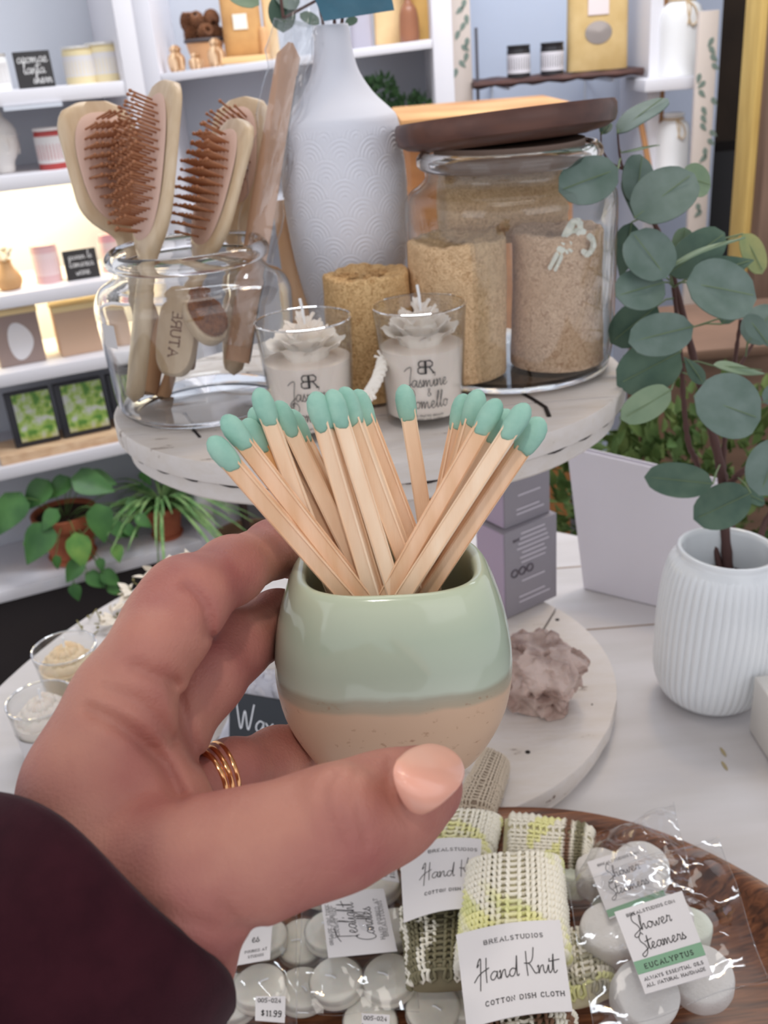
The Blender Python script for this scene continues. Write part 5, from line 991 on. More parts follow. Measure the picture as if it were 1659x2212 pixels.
# white box cut by the right edge
q0, q1 = hz(1617, 1576, TZ+.001), hz(1662, 1648, TZ+.001); ux = unit(q1-q0); nb = np.cross([0, 0, 1.0], ux); nb = nb if nb[0] > 0 else -nb; M3 = np.column_stack([ux, nb, [0, 0, 1.0]]); tag(obj('white_box', xf(box(.09, .07, .058, .002, (.045, .035, .029)), M3, q0), mat('box_cream', (206, 202, 196), .6, gain=1.2)), 'plain white box cut off by the right edge of the frame', 'box')
# two piped-cream candles on the left of the table
cream = mat('cream_wax', (224, 200, 166), .5, sss=.15, gain=1.15); creamw = mat('cream_wax_white', (228, 216, 204), .5, sss=.15, gain=1.15)
def piped(R_, h, seed):
    out = []; 
    for k, (rr, z) in enumerate([(.72, 0), (.50, .30), (.27, .55)]):
        a = np.linspace(0, 2*PI, 48, endpoint=True); P_ = np.column_stack([R_*rr*np.cos(a+k)*(1+.06*np.sin(5*a+seed)), R_*rr*np.sin(a+k)*(1+.06*np.cos(4*a)), h*(z+.12*a/(2*PI))+h*.1]); out.append(tube(P_, R_*.27*(1+.14*np.sin(a*14)), 10))
    out.append(xf(ball(R_*.28, 12, 8), None, (0, 0, h*.72))); return merge(*out)
def cream_candle(px, ybase, rimy, Rp, lab, mw_, seed, lbl_=False):
    p = hz(px, ybase, TZ+.001); d = (p-CP)@fw; R_ = Rp*d/FPX; h = vy(px, rimy, p[1])[2]-p[2]; t = thing('cream_candle', p, lab, 'candle', 'piped candles in glass cups on the left'); r0_ = R_*.82
    fix_glass(obj('glass_cup', xf(glass_cup(r0_, R_, h, .0012), None, p), thin, t, angle=60)); hw = h*.70; ri = lambda z: (r0_+(R_-r0_)*z/h)-.0017
    obj('wax', xf(lathe([(.0001, .0066), (ri(.007), .0066), (ri(hw), hw), (.0001, hw)], 40), None, p), mw_, t); obj('cup_rim', xf(torus(R_-.0005, .0009, 56, 8), None, p+[0, 0, h]), clear, t); obj('piped_wax', xf(piped(R_*.80, .022, seed), None, p+[0, 0, hw-.003]), mw_, t, angle=60)
    obj('wick', bar(p+[0, 0, hw+.012], p+[.001, 0, hw+.030], .0012, seg=6), mat('wick_white', (232, 228, 226), .8), t)
    if lbl_: a = np.linspace(PI*1.1, PI*1.9, 16); rr = lambda z: (r0_+(R_-r0_)*z/h)+.0004; obj('paper_label', xf((np.vstack([np.column_stack([rr(z)*np.cos(a), rr(z)*np.sin(a), np.full(16, z)]) for z in (h*.12, h*.55)]), grid_faces(2, 16, False)), None, p), paper, t)
cream_candle(166, 1512, 1396, 67, 'yellowish piped-cream candle in a glass cup, the farther of the two at the left', cream, 1); cream_candle(118, 1628, 1508, 71, 'white-labelled piped-cream candle in a glass cup, the nearer of the two at the left', creamw, 3, True)
# bunches of dried flowers along the far left of the table
petm = mat('dried_petal', (222, 212, 196), .8, gain=1.15); olv = mat('dried_sprig', (128, 120, 78), .8)
for k, (x, y, s, lab) in enumerate([(262, 1330, .020, 'small dried white flower bunch nearest the farther cream candle'), (325, 1275, .024, 'dried cream flower bunch in the middle of the far left table edge'), (400, 1222, .024, 'dried white flower bunch farthest along the table edge, above the finger')]):
    p = hz(x, y+14, TZ+.001); t = thing('dried_flower_bunch', p, lab, 'flowers', 'dried flower bunches on the table'); R_ = np.random.default_rng(k+40); fl = []; sg = []
    for _ in range(26): q = p+[R_.normal()*s*.7, R_.normal()*s*.6, abs(R_.normal())*s*.35+.004]; fl.append(setleaf(leaf(.016, .010, 'oval', 5), q, [R_.normal(), R_.normal(), .4], [R_.normal()*.4, R_.normal()*.4, 1]))
    for _ in range(16): q = p+[R_.normal()*s*.9, R_.normal()*s*.8, .003]; sg.append(bar(q, q+R_.normal(size=3)*[.01, .01, .004]+[0, 0, .003], .0008, seg=4)); sg.append(xf(ball(.0018, 6, 5), None, q+[0, 0, .004]))
    obj('petals', merge(*fl), petm, t, angle=60); obj('sprigs', merge(*sg), olv, t)
# wax sign and the white mesh pouch behind the fingers
q0, q1 = hz(496, 1640, LZ+.0008), hz(640, 1668, LZ+.0008); ux = unit(q1-q0); nb = np.cross(ux, [0, 0, 1.0]); ht = .062; T3 = np.column_stack([ux, -nb, [0, 0, 1.0]])@frame((0, .30, 1), (1, 0, 0)); wS = np.linalg.norm(q1-q0)
t = thing('chalkboard_sign', q0, 'small slate sign with Wax chalked in white, standing behind the ring finger', 'sign'); obj('board', xf(box(wS, .004, ht, .0012, (wS/2, 0, ht/2)), T3, q0), mat('slate_board', (46, 50, 56), .6, gain=1.1), t)
obj('chalk_writing', xf(write([('Wax', .0105, wS*.42, ht*.46, True, .0012, 1), ('Melts', .007, wS*.5, ht*.15, True, .001, 1)] if False else [('Wax', .0098, wS*.40, ht*.50, True, .0012, 1)], lambda a, b: (a, -.0023, b)), T3, q0), mat('chalk_white', (214, 216, 220), .9), t)
c = hz(566, 1540, LZ+.02); t = thing('mesh_pouch', c-[0, 0, .019], 'white net pouch full of pale beads, beside the slate sign', 'pouch'); R_ = np.random.default_rng(5); bl = []
for _ in range(170):
    d = unit(R_.normal(size=3)); q = c+d*[.030, .026, .024]+[0, .01, .008]
    if q[2] > LZ+.003: bl.append(xf(ball(.0042, 8, 6), None, q))
obj('beads', merge(*bl), mat('pearl_white', (216, 214, 220), .4, gain=1.15), t); vf = ball(1, 24, 14); v = vf[0]*[.029, .025, .023]+c+[0, .01, .008]; v[:, 2] = np.maximum(v[:, 2], LZ+.001); obj('pouch_cloth', (v, vf[1]), mat('net_white', (206, 206, 214), .8, bump=.6, bscale=400, bdist=.001), t)
v = hz(520, 1580, LZ+.003); tag(obj('cotton_cloth', sheet([hz(470, 1600, LZ+.003), hz(560, 1575, LZ+.004), hz(600, 1450, LZ+.012), hz(520, 1490, LZ+.010)], 14, 14, .006, .003, 9), mat('white_cotton', (206, 206, 214), .9)), 'crumpled white cloth under the net pouch', 'cloth')

# ================================================================ wooden tray and its contents
tw_ = bpy.data.materials.new('tray_wood'); tw_.use_nodes = True
def _tw():
    nt = tw_.node_tree; N = nt.nodes; L = nt.links; b = N['Principled BSDF']; tc = N.new('ShaderNodeTexCoord'); mp = N.new('ShaderNodeMapping'); mp.inputs['Scale'].default_value = (2, 26, 10); n1 = N.new('ShaderNodeTexNoise'); n1.inputs['Scale'].default_value = 9; n1.inputs['Detail'].default_value = 6; n1.inputs['Distortion'].default_value = .8
    L.new(tc.outputs['Object'], mp.inputs[0]); L.new(mp.outputs[0], n1.inputs[0]); cr = N.new('ShaderNodeValToRGB'); e = cr.color_ramp.elements; e[0].position = .34; e[0].color = lin((72, 42, 28))+(1,); e[1].position = .66; e[1].color = lin((150, 96, 62))+(1,); q = e.new(.5); q.color = lin((116, 70, 44))+(1,)
    L.new(n1.outputs[0], cr.inputs[0]); L.new(cr.outputs[0], b.inputs['Base Color']); b.inputs['Roughness'].default_value = .38; bp = N.new('ShaderNodeBump'); bp.inputs['Strength'].default_value = .3; bp.inputs['Distance'].default_value = .001; L.new(n1.outputs[0], bp.inputs['Height']); L.new(bp.outputs[0], b.inputs['Normal'])
_tw()
TC = (.052, .392); TA, TB_ = .224, .212
def tr_ring(k, z, wob=0): a = np.linspace(0, 2*PI, 110, endpoint=False); w = 1+wob*(.010*np.sin(3*a+1)+.006*np.sin(7*a)); return np.column_stack([TC[0]+TA*k*w*np.cos(a), TC[1]+TB_*k*w*np.sin(a), np.full(110, z)])
tag(fix_normals(obj('wooden_tray', loft([tr_ring(.70, TZ+.0005), tr_ring(.86, TZ+.004), tr_ring(.95, TZ+.018, 1), tr_ring(1.0, TZ+.038, 1), tr_ring(.995, TZ+.041, 1), tr_ring(.965, TZ+.0405, 1), tr_ring(.945, TZ+.036, 1), tr_ring(.90, TZ+.018, 1), tr_ring(.82, TZ+.009), tr_ring(.6, TZ+.007)]), tw_, at=(TC[0], TC[1], TZ), angle=50)), 'oval dark wooden dough-bowl tray full of packaged goods at the front', 'tray')
# tealights
twax = mat('tealight_wax', (226, 220, 206), .35, c2=(212, 208, 196), nscale=60, sss=.2, gain=1.12); cupm = film('tealight_cup', (.93, .94, .95), 1.45, .05)
prT = thing('tealight', (0, 0, 0), 'x', 'candle')
rT = .0178
obj('wax', lathe(smooth_prof([(.0001, .001), (rT*.93, .001), (rT*.98, .007), (rT*.95, .0098), (rT*.8, .0110), (.0001, .0108)], 3), 36), twax, prT, angle=60); obj('cup', lathe([(.0001, 0), (rT*.96, 0), (rT*1.01, .0106), (rT*1.005, .0110)], 36), cupm, prT); obj('wick', tube([(0, 0, .0108), (.002, .001, .0125), (.006, .003, .0128)], .0006, 6), mat('wick_white', (232, 228, 226), .8), prT)
ti = [0]
def copy_thing(pr, loc, M3, label, group, cat=None):
    r = pr if ti[0] == 0 else pr.copy()
    if ti[0]: COL.objects.link(r)
    r['label'] = label; r['group'] = group
    mm = Matrix.Identity(4)
    for i in range(3):
        for j in range(3): mm[i][j] = M3[i, j]
        mm[i][3] = loc[i]
    if ti[0]:
        for ch in pr.children: c = ch.copy(); COL.objects.link(c); c.parent = r
    r.matrix_world = mm; ti[0] += 1; return r
TLs = [(700, 1906, .812, 'top left tealight of the pack with the square sideways label', 0), (812, 1904, .812, 'top right tealight of that pack, under its price sticker', 0), (712, 2005, .812, 'middle left tealight, edge showing beside the sideways label', 0), (846, 1998, .812, 'middle right tealight, half under the sideways label', 0), (725, 2112, .816, 'bottom left tealight of the pack with the sideways label', 0), (838, 2107, .816, 'bottom right tealight of the pack with the sideways label', 0),
 (566, 2014, .812, 'tealight beside the torn-off looking label near the wrist', 0), (559, 2124, .814, 'tealight above the $11.99 price tag', 0), (500, 2150, .806, 'tealight mostly hidden by the wrist edge', 0), (935, 2172, .806, 'shaded tealight under the packs, left of the front cloth band', 0), (1000, 2150, .803, 'shaded tealight almost under the front cloth band', 0), (800, 2205, .803, 'tealight at the bottom edge under the low price tag', 0), (652, 2130, .800, 'dim tealight in the gap between the two packs', 0), (650, 2030, .800, 'dim tealight behind the pack seam', 0)]
prC = list(prT.children)
for (x, y, z, lab, _) in TLs:
    p = hz(x, y, z); a, b_ = rng.uniform(-.16, .16, 2); M3 = frame((a, b_-.05, 1), (math.cos(x), math.sin(x), 0)); copy_thing(prT, p-M3[:, 2]*.011, M3, 'white '+lab if len(lab.split()) < 15 else lab, 'white tealights in clear packs')
clearp = film('clear_bag', (.975, .978, .98), 1.45, .07, 1.0, 38)
def cover(name, lab, c, zs, amp, seed, extra=None, cat='packet'):
    """clear bag lying over goods: top sheet between four pixel corners, edges welded to a lower sheet"""
    P_ = [hz(x, y, z) for (x, y), z in zip(c, zs)]; t = thing(name, [P_[0][0], P_[0][1], min(zs)], lab, cat)
    s1 = sheet([P_[3], P_[2], P_[1], P_[0]], 26, 26, .007, amp, seed); obj('clear_film', s1, clearp, t, angle=45)
    for k in range(4):
        a_, b_ = P_[k], P_[(k+1) % 4]; n = 14; pts = [a_*(1-s)+b_*s+np.array([0, 0, .0025*math.sin(s*9+seed+k)]) for s in np.linspace(0, 1, n)]
        obj('film_seam', tube(pts, .00035, 5), clearp, t)
    return t
clear_seam = mat('film_seam', (206, 204, 200), .2, spec=.8)
tp1 = cover('tealight_pack', 'clear pack of tealights with square sideways label, centre front of the tray', [(655, 1925), (878, 1850), (905, 2180), (640, 2192)], [.828, .83, .822, .82], .003, 3)
tp2 = cover('tealight_pack', 'clear pack of tealights with $11.99 price tag, at the left front near the sleeve', [(470, 1960), (640, 1940), (640, 2240), (470, 2240)], [.822, .826, .822, .82], .003, 8)
sm = .0018
card('paper_label', [(691, 1927), (829, 1919), (858, 2054), (709, 2069)], .8345, [('Tealight', -.56, .52, .48, True, .00045, 1), ('Candles', -.50, .46, .73, True, .00045, 1), ('ORGANIC NON TOXIC A', -.70, .52, .10, False, .00028, 1.1), ('CLEAN BURNING', -.50, .52, .155, False, .00028, 1.1), ('COCONUT WAX', -.44, .52, .21, False, .00028, 1.1), ('HAND POURED AT', -.66, .52, .86, False, .00028, 1.1), ('BREALSTUDIOS', -.58, .52, .92, False, .00028, 1.1)], tp1, rot90=True)
card('price_sticker', [(819, 1857), (855, 1865), (862, 1906), (824, 1899)], .836, [('005-024', -.7, .5, .34, False, .0003, .6), ('$11.99', -.7, .5, .80, False, .0004, .6)], tp1, rot90=True)
card('paper_label', [(500, 1985), (590, 1969), (583, 2072), (505, 2086)], .834, [('es', -.2, .60, .40, True, .00045, 1), ('POURED AT', .0019, .62, .20, False, .0003, 1.1), ('STUDIOS', .0019, .62, .09, False, .0003, 1.1)], tp2)
card('price_sticker', [(552, 2152), (617, 2152), (615, 2209), (551, 2204)], .834, [('005-024', -.80, .48, .74, False, .00045, .45), ('$11.99', -.72, .56, .20, False, .0006, .45)], tp2)
t = thing('price_tag', hz(812, 2200, .826), 'white 005-024 price sticker at the very bottom of the frame', 'price tag'); card('sticker', [(782, 2189), (842, 2192), (840, 2245), (780, 2240)], .826, [('005-024', -.86, .5, .72, False, .00042, .45), ('$11.99', .0052, .5, .2, False, .0005, .45)], t)

# ---- knitted dish cloths
def knit_cloth(c, z, th_, pal, seed, stitch=.0050, row=.0046, yr=.00125, nx=None, curl_=0, sup_n=2.8, tilt=(0, 0, 0, 0), name='dish_cloth', t=None, core=None):
    """flattened roll of knitting: c = tl, tr, br, bl pixels of its upper side"""
    tl, tr, br_, bl = [hz(x, y, z+k) for (x, y), k in zip(c, tilt)]; Lh = (np.linalg.norm(tl-bl)+np.linalg.norm(tr-br_))/2; Wd = (np.linalg.norm(tr-tl)+np.linalg.norm(br_-bl))/2; nrows = int(Lh/row); nst = max(4, int((Wd*1.06+th_*.9)/stitch)); V_ = []; C_ = []; F_ = []; base = 0
    nrm = unit(np.cross(tr-tl, tl-bl)); nrm = nrm if nrm[2] > 0 else -nrm; R_ = np.random.default_rng(seed)
    def surf(s, v, lift=0):
        """s in -1..1 across (wraps over the sides), v in 0..1 up the length"""
        a = PI/2-s*PI*.62; cx, cy = sup(np.array([a]), sup_n); cx, cy = float(cx[0]), float(cy[0]); u = .5+cx*.5; p = (bl*(1-u)+br_*u)*(1-v)+(tl*(1-u)+tr*u)*v
        e = min(1, 7*min(v, 1-v)+.35); xd = unit((tr-tl)*v+(br_-bl)*(1-v)); return p+nrm*(cy*th_/2*e-th_/2)+nrm*lift*max(.2, cy)+xd*cx*lift
    sub_ = 8; sq = 5; ang = np.linspace(0, 2*PI, sq, endpoint=False)
    for r_ in range(nrows):
        t_v = np.linspace(0, nst, nst*sub_+1); P_ = []; cl = []
        jit = R_.normal()*.0003
        for tt in t_v:
            th_a = 2*PI*tt; xx = tt+.20*math.sin(2*th_a); yy = (r_+.5)+.78*math.cos(th_a)*.62; s = (xx/nst)*2-1; v = yy*row/Lh
            P_.append(surf(s, min(1.02, max(-.02, v)), yr*.9-.9*yr*math.cos(2*th_a)+jit)); cl.append(pal(s, v, tt, r_))
        vf = tube(P_, yr, sq, False, ref=nrm); F_ += [tuple(i+base for i in f) for f in vf[1]]; base += len(vf[0]); V_.append(vf[0]); C_.append(np.repeat(np.array(cl), sq, 0))
    # filled body under the stitches
    a = np.linspace(0, 2*PI, 40, endpoint=False); cx, cy = sup(a, sup_n); rr = []
    for v in np.linspace(0, 1, 12):
        e = min(1, 7*min(v, 1-v)+.35); rr.append([(bl*(1-(.5+x*.49))+br_*(.5+x*.49))*(1-v)+(tl*(1-(.5+x*.49))+tr*(.5+x*.49))*v+nrm*(y*th_/2*e*.97-th_/2-.0002) for x, y in zip(cx, cy)])
    obj('folded_core', loft(rr), core or mat('core_cream', (196, 190, 158), .95, bump=.8, bscale=300, bdist=.001), t)
    V_ = np.vstack(V_); o = obj('knitting', (V_, F_), yarn_m, t, angle=180, cols=np.clip(np.vstack(C_), 0, 1)); return o
yarn_m = mat('yarn', (255, 255, 255), .95, vcol='Col', bump=.5, bscale=1500, bdist=.0003, spec=.15)
def Lc(*c): return np.array(lin(c))*1.15
YW, YY, YG, YO, YB, YT = Lc(226, 221, 206), Lc(224, 221, 162), Lc(208, 208, 150), Lc(122, 116, 92), Lc(122, 92, 74), Lc(176, 172, 150)
def pal_front(s, v, t, r): 
    k = math.sin(s*2.3+v*5+1)+.6*math.sin(t*1.7+r*.9); q = min(1, max(0, (k-.05)/.7)); c = YW*(1-q)+q*(YY if math.sin(r*1.3+t*.4) > -.2 else YG); return c*(1 if v > .05 else .9)
def pal_back_top(s, v, t, r): k = math.sin(s*3+v*4+.5)+.6*math.sin(t*1.3+r*1.4); q = min(1, max(0, (k+.1)/.8)); return YW*(1-q)+YY*q
def pal_back_low(s, v, t, r): return YO if (math.sin(t*2.2+.9*math.sin(r*.7)) > -.45) else YW
def pal_side(s, v, t, r):
    if v < .09: return YW
    if v < .20: return YO
    if v < .24: return YW
    if v < .31: return YB
    if v < .35: return YW
    return YY if math.sin(t*1.1+r) > .0 and v < .72 else YW
t = thing('dish_cloth', hz(960, 1990, TZ+.01), 'folded knitted dish cloth, yellow above and olive below its paper band, behind the front one', 'cloth', 'banded knitted dish cloths')
knit_cloth([(898, 1740), (1078, 1742), (1050, 1850), (870, 1850)], .850, .026, pal_back_top, 2, t=t, tilt=(.0, .0, 0, 0)); knit_cloth([(868, 1935), (1035, 1915), (1010, 2100), (888, 2106)], .850, .024, pal_back_low, 3, stitch=.0055, t=t, core=mat('core_olive', (120, 112, 88), .95))
card('paper_band', [(863, 1828), (1040, 1812), (1035, 1962), (872, 1993)], .858, [('BREALSTUDIOS', -.62, .66, .80, False, .0004, 1.3), ('Hand Knit', -.80, .66, .44, True, .0005, 1), ('COTTON DISH CLOTH', -.74, .66, .24, False, .00045, 1.2)], t, bend=.004)
tq = thing('dish_cloth', hz(1180, 1800, TZ+.01), 'knitted dish cloth with olive and brown stripes lying crosswise by the tray rim', 'cloth', 'banded knitted dish cloths')
knit_cloth([(1085, 1830), (1090, 1745), (1285, 1775), (1275, 1838)], .842, .022, pal_side, 5, t=tq)
tf = thing('dish_cloth', hz(1110, 2100, TZ+.01), 'pale yellow knitted dish cloth in the foremost printed paper band', 'cloth', 'banded knitted dish cloths')
knit_cloth([(1014, 1832), (1206, 1822), (1226, 2040), (990, 2060)], .868, .034, pal_front, 7, stitch=.0052, row=.0052, yr=.0015, t=tf)
knit_cloth([(1020, 2180), (1236, 2150), (1250, 2280), (1030, 2300)], .860, .030, lambda s, v, t, r: YB if math.sin(t*1.9+r*.5) > .1 else YW, 9, t=tf, core=mat('core_olive', (120, 112, 88), .95))
card('paper_band', [(985, 2019), (1210, 1987), (1237, 2184), (1008, 2222)], .872, [('BREALSTUDIOS', -.58, .54, .80, False, .00045, 1.35), ('Hand Knit', -.76, .53, .40, True, .0006, 1), ('COTTON DISH CLOTH', -.76, .58, .155, False, .0005, 1.2)], tf, bend=.0035)
t4 = thing('dish_cloth', hz(1250, 2070, TZ+.01), 'speckled pale dish cloth half hidden under the shower steamer bag', 'cloth', 'banded knitted dish cloths')
knit_cloth([(1205, 2000), (1305, 1985), (1325, 2120), (1222, 2150)], .838, .022, lambda s, v, t, r: YT if math.sin(t*1.3+r*2) > .3 else (YW if v > .15 else YG), 12, t=t4)
# knitted beige soap sack by the pot
ts = thing('knitted_sack', hz(1040, 1745, LZ+.001), 'beige openwork knitted sack lying on the lower tier behind the thumb', 'sack')
knit_cloth([(1050, 1600), (1100, 1625), (1065, 1745), (975, 1735)], .832, .022, lambda s, v, t, r: Lc(196, 182, 164), 15, stitch=.0042, row=.0034, yr=.0008, t=ts, core=mat('core_beige', (128, 112, 98), .95))

# ---- shower steamers
stm = mat('steamer_white', (220, 216, 211), .85, c2=(212, 208, 203), nscale=60, bump=.7, bscale=500, bdist=.0008, gain=1.08); stg = mat('steamer_greenish', (204, 208, 194), .85, bump=.5, bscale=300)
def puck(R_, h, seed): 
    rg = np.random.default_rng(seed); a = np.linspace(0, 2*PI, 60, endpoint=False); w = 1+.012*np.sin(3*a+seed)+.006*np.sin(9*a+seed*2); rings = []
    for k, z in [(.86, 0), (.96, .001), (1, .004), (1.005, h*.5), (1, h-.005), (.965, h-.0018), (.90, h-.0004), (.6, h), (.1, h+.0003)]: rings.append(np.column_stack([R_*k*w*np.cos(a), R_*k*w*np.sin(a), np.full(60, z)+.0006*np.sin(2*a+seed)*(z > h*.7)]))
    return loft(rings)
for k, (x, y, rp_, zt, nx_, ny_, m, lab) in enumerate([(1318, 1998, 66, .852, -.1, -.12, stm, 'white shower steamer at the left of the front bag'), (1432, 1968, 66, .850, .05, .05, stm, 'white shower steamer at the top of the front bag, half under the label'), (1400, 2140, 72, .856, .12, -.40, stm, 'white shower steamer at the bottom of the front bag'), (1518, 2100, 66, .850, -.14, -.30, stm, 'white shower steamer at the lower right of the front bag'),
        (1300, 1868, 56, .838, 0, 0, stm, 'white shower steamer at the left of the rear bag'), (1388, 1858, 60, .842, .05, -.05, stm, 'white shower steamer at the right of the rear bag'), (1240, 1866, 46, .826, 0, .05, stg, 'greenish-white shower steamer peeking beside the front dish cloth'), (1330, 1940, 50, .824, 0, 0, stg, 'shower steamer hidden between the two bags'), (1490, 1990, 50, .828, .1, 0, stg, 'shaded shower steamer behind the front bag label')]):
    p = hz(x, y, zt); d = (p-CP)@fw; M3 = frame((nx_, ny_, 1)); h_ = .021; tag(obj('shower_steamer', xf(puck(rp_*d/FPX, h_, k), M3, p-M3[:, 2]*h_), m, angle=60), lab, 'steamer', 'round shower steamers')
grn = mat('label_green', (120, 158, 128), .7, gain=1.1); sage_ink = ink
tb_ = cover('steamer_bag', 'rear clear bag of shower steamers, its label seen through the front bag', [(1290, 1805), (1455, 1736), (1500, 1930), (1215, 1960)], [.84, .862, .862, .85], .004, 14)
card('paper_label', [(1268, 1862), (1392, 1822), (1440, 1940), (1316, 1985)], .856, [('BREALSTUDIOS.COM', -.72, .5, .86, False, .0003, 1.1), ('Shower', -.56, .5, .60, True, .0004, 1), ('Steamers', -.66, .5, .32, True, .0004, 1)], tb_, extra=(0, 1, .02, .14, grn))
tfb = cover('steamer_bag', 'front clear bag of shower steamers labelled eucalyptus, right side of the tray', [(1225, 1908), (1552, 1806), (1658, 2115), (1285, 2235)], [.862, .868, .862, .866], .005, 22)
card('paper_label', [(1327, 1970), (1473, 1924), (1540, 2105), (1394, 2147)], .879, [('BREALSTUDIOS.COM', -.72, .5, .89, False, .00035, 1.1), ('Shower', -.56, .44, .69, True, .0005, 1), ('Steamers', -.66, .50, .45, True, .0005, 1), ('EUCALYPTUS', -.74, .5, .255, False, .00055, 1.6), ('ALWAYS ESSENTIAL OILS', -.88, .5, .13, False, .00035, 1.1), ('ALL NATURAL HANDMADE', -.88, .5, .06, False, .00035, 1.1)], tfb, extra=(0, 1, .215, .365, grn))
# ================================================================ match pot, matches and the hand holding them
a3 = math.radians(2.5); ex = unit(rt*math.cos(a3)+up*math.sin(a3)); ey = unit(up*math.cos(a3)-rt*math.sin(a3))
th = math.radians(21); PU = unit(ey*math.cos(th)-fw*math.sin(th)); PX = ex; PY = np.cross(PU, PX)   # PY points away from the camera
PB = dp(858, 1622, .302); PH = .0625
MR = np.column_stack([PX, PY, PU])
pot_prof = [(.0001, 0), (.018, 0), (.0215, .001), (.0255, .0055), (.0295, .013), (.0325, .021), (.0339, .030), (.0338, .038), (.0326, .046), (.0306, .053), (.0287, .0580), (.0272, .0609), (.0256, .0624), (.0240, .0620), (.0232, .0600), (.0236, .055), (.0262, .044), (.0275, .034), (.0265, .020), (.020, .009), (.0001, .008)]
PR = smooth_prof(pot_prof, 3); PR[:, 0] = np.maximum(PR[:, 0], .0001)
pot_m = bpy.data.materials.new('celadon_glaze'); pot_m.use_nodes = True
def _pot():
    nt = pot_m.node_tree; N = nt.nodes; L = nt.links; b = N['Principled BSDF']
    tc = N.new('ShaderNodeTexCoord'); sx = N.new('ShaderNodeSeparateXYZ'); L.new(tc.outputs['Object'], sx.inputs[0])
    ns = N.new('ShaderNodeTexNoise'); ns.inputs['Scale'].default_value = 60; L.new(tc.outputs['Object'], ns.inputs[0])
    ad = N.new('ShaderNodeMath'); ad.operation = 'MULTIPLY_ADD'; ad.inputs[1].default_value = .004; L.new(ns.outputs[0], ad.inputs[0]); L.new(sx.outputs[2], ad.inputs[2])
    mr = N.new('ShaderNodeMapRange'); mr.inputs[1].default_value = 0; mr.inputs[2].default_value = .066; L.new(ad.outputs[0], mr.inputs[0])
    cr = N.new('ShaderNodeValToRGB'); e = cr.color_ramp.elements
    def C(c, g=1.02): return tuple(x*g for x in lin(c))+(1,)
    e[0].position = .0; e[0].color = C((205, 172, 143)); e[1].position = .49; e[1].color = C((203, 171, 144))
    for p, c in [(.51, (172, 158, 136)), (.555, (160, 155, 136)), (.58, (180, 189, 172)), (.66, (170, 181, 163)), (.8, (169, 182, 161)), (.93, (183, 193, 168)), (1.0, (188, 197, 170))]:
        q = e.new(p); q.color = C(c)
    L.new(mr.outputs[0], cr.inputs[0])
    n2 = N.new('ShaderNodeTexNoise'); n2.inputs['Scale'].default_value = 420; n2.inputs['Detail'].default_value = 2; L.new(tc.outputs['Object'], n2.inputs[0])
    c2 = N.new('ShaderNodeValToRGB'); c2.color_ramp.elements[0].position = .64; c2.color_ramp.elements[1].position = .74; c2.color_ramp.elements[0].color = (0, 0, 0, 1); c2.color_ramp.elements[1].color = (.6, .6, .6, 1)
    L.new(n2.outputs[0], c2.inputs[0])
    lt = N.new('ShaderNodeMath'); lt.operation = 'LESS_THAN'; lt.inputs[1].default_value = .56; L.new(mr.outputs[0], lt.inputs[0])
    mu = N.new('ShaderNodeMath'); mu.operation = 'MULTIPLY'; L.new(c2.outputs[0], mu.inputs[0]); L.new(lt.outputs[0], mu.inputs[1])
    mx = N.new('ShaderNodeMixRGB'); mx.inputs[2].default_value = lin((150, 105, 75))+(1,); L.new(mu.outputs[0], mx.inputs[0]); L.new(cr.outputs[0], mx.inputs[1]); L.new(mx.outputs[0], b.inputs['Base Color'])
    m2 = N.new('ShaderNodeMapRange'); m2.inputs[1].default_value = .50; m2.inputs[2].default_value = .59; m2.inputs[3].default_value = .42; m2.inputs[4].default_value = .10; L.new(mr.outputs[0], m2.inputs[0]); L.new(m2.outputs[0], b.inputs['Roughness'])
    b.inputs['Specular IOR Level'].default_value = .62
_pot()
v, f = lathe(PR, 96, .84, 2.9, True, True)
pot = obj('match_pot', (v, f), pot_m, at=(0, 0, 0), angle=180)
pot.matrix_world = Matrix(((MR[0, 0], MR[0, 1], MR[0, 2], PB[0]), (MR[1, 0], MR[1, 1], MR[1, 2], PB[1]), (MR[2, 0], MR[2, 1], MR[2, 2], PB[2]), (0, 0, 0, 1)))
tag(pot, 'small rounded ceramic pot with glossy mint glaze above speckled sand base, held in hand', 'pot')

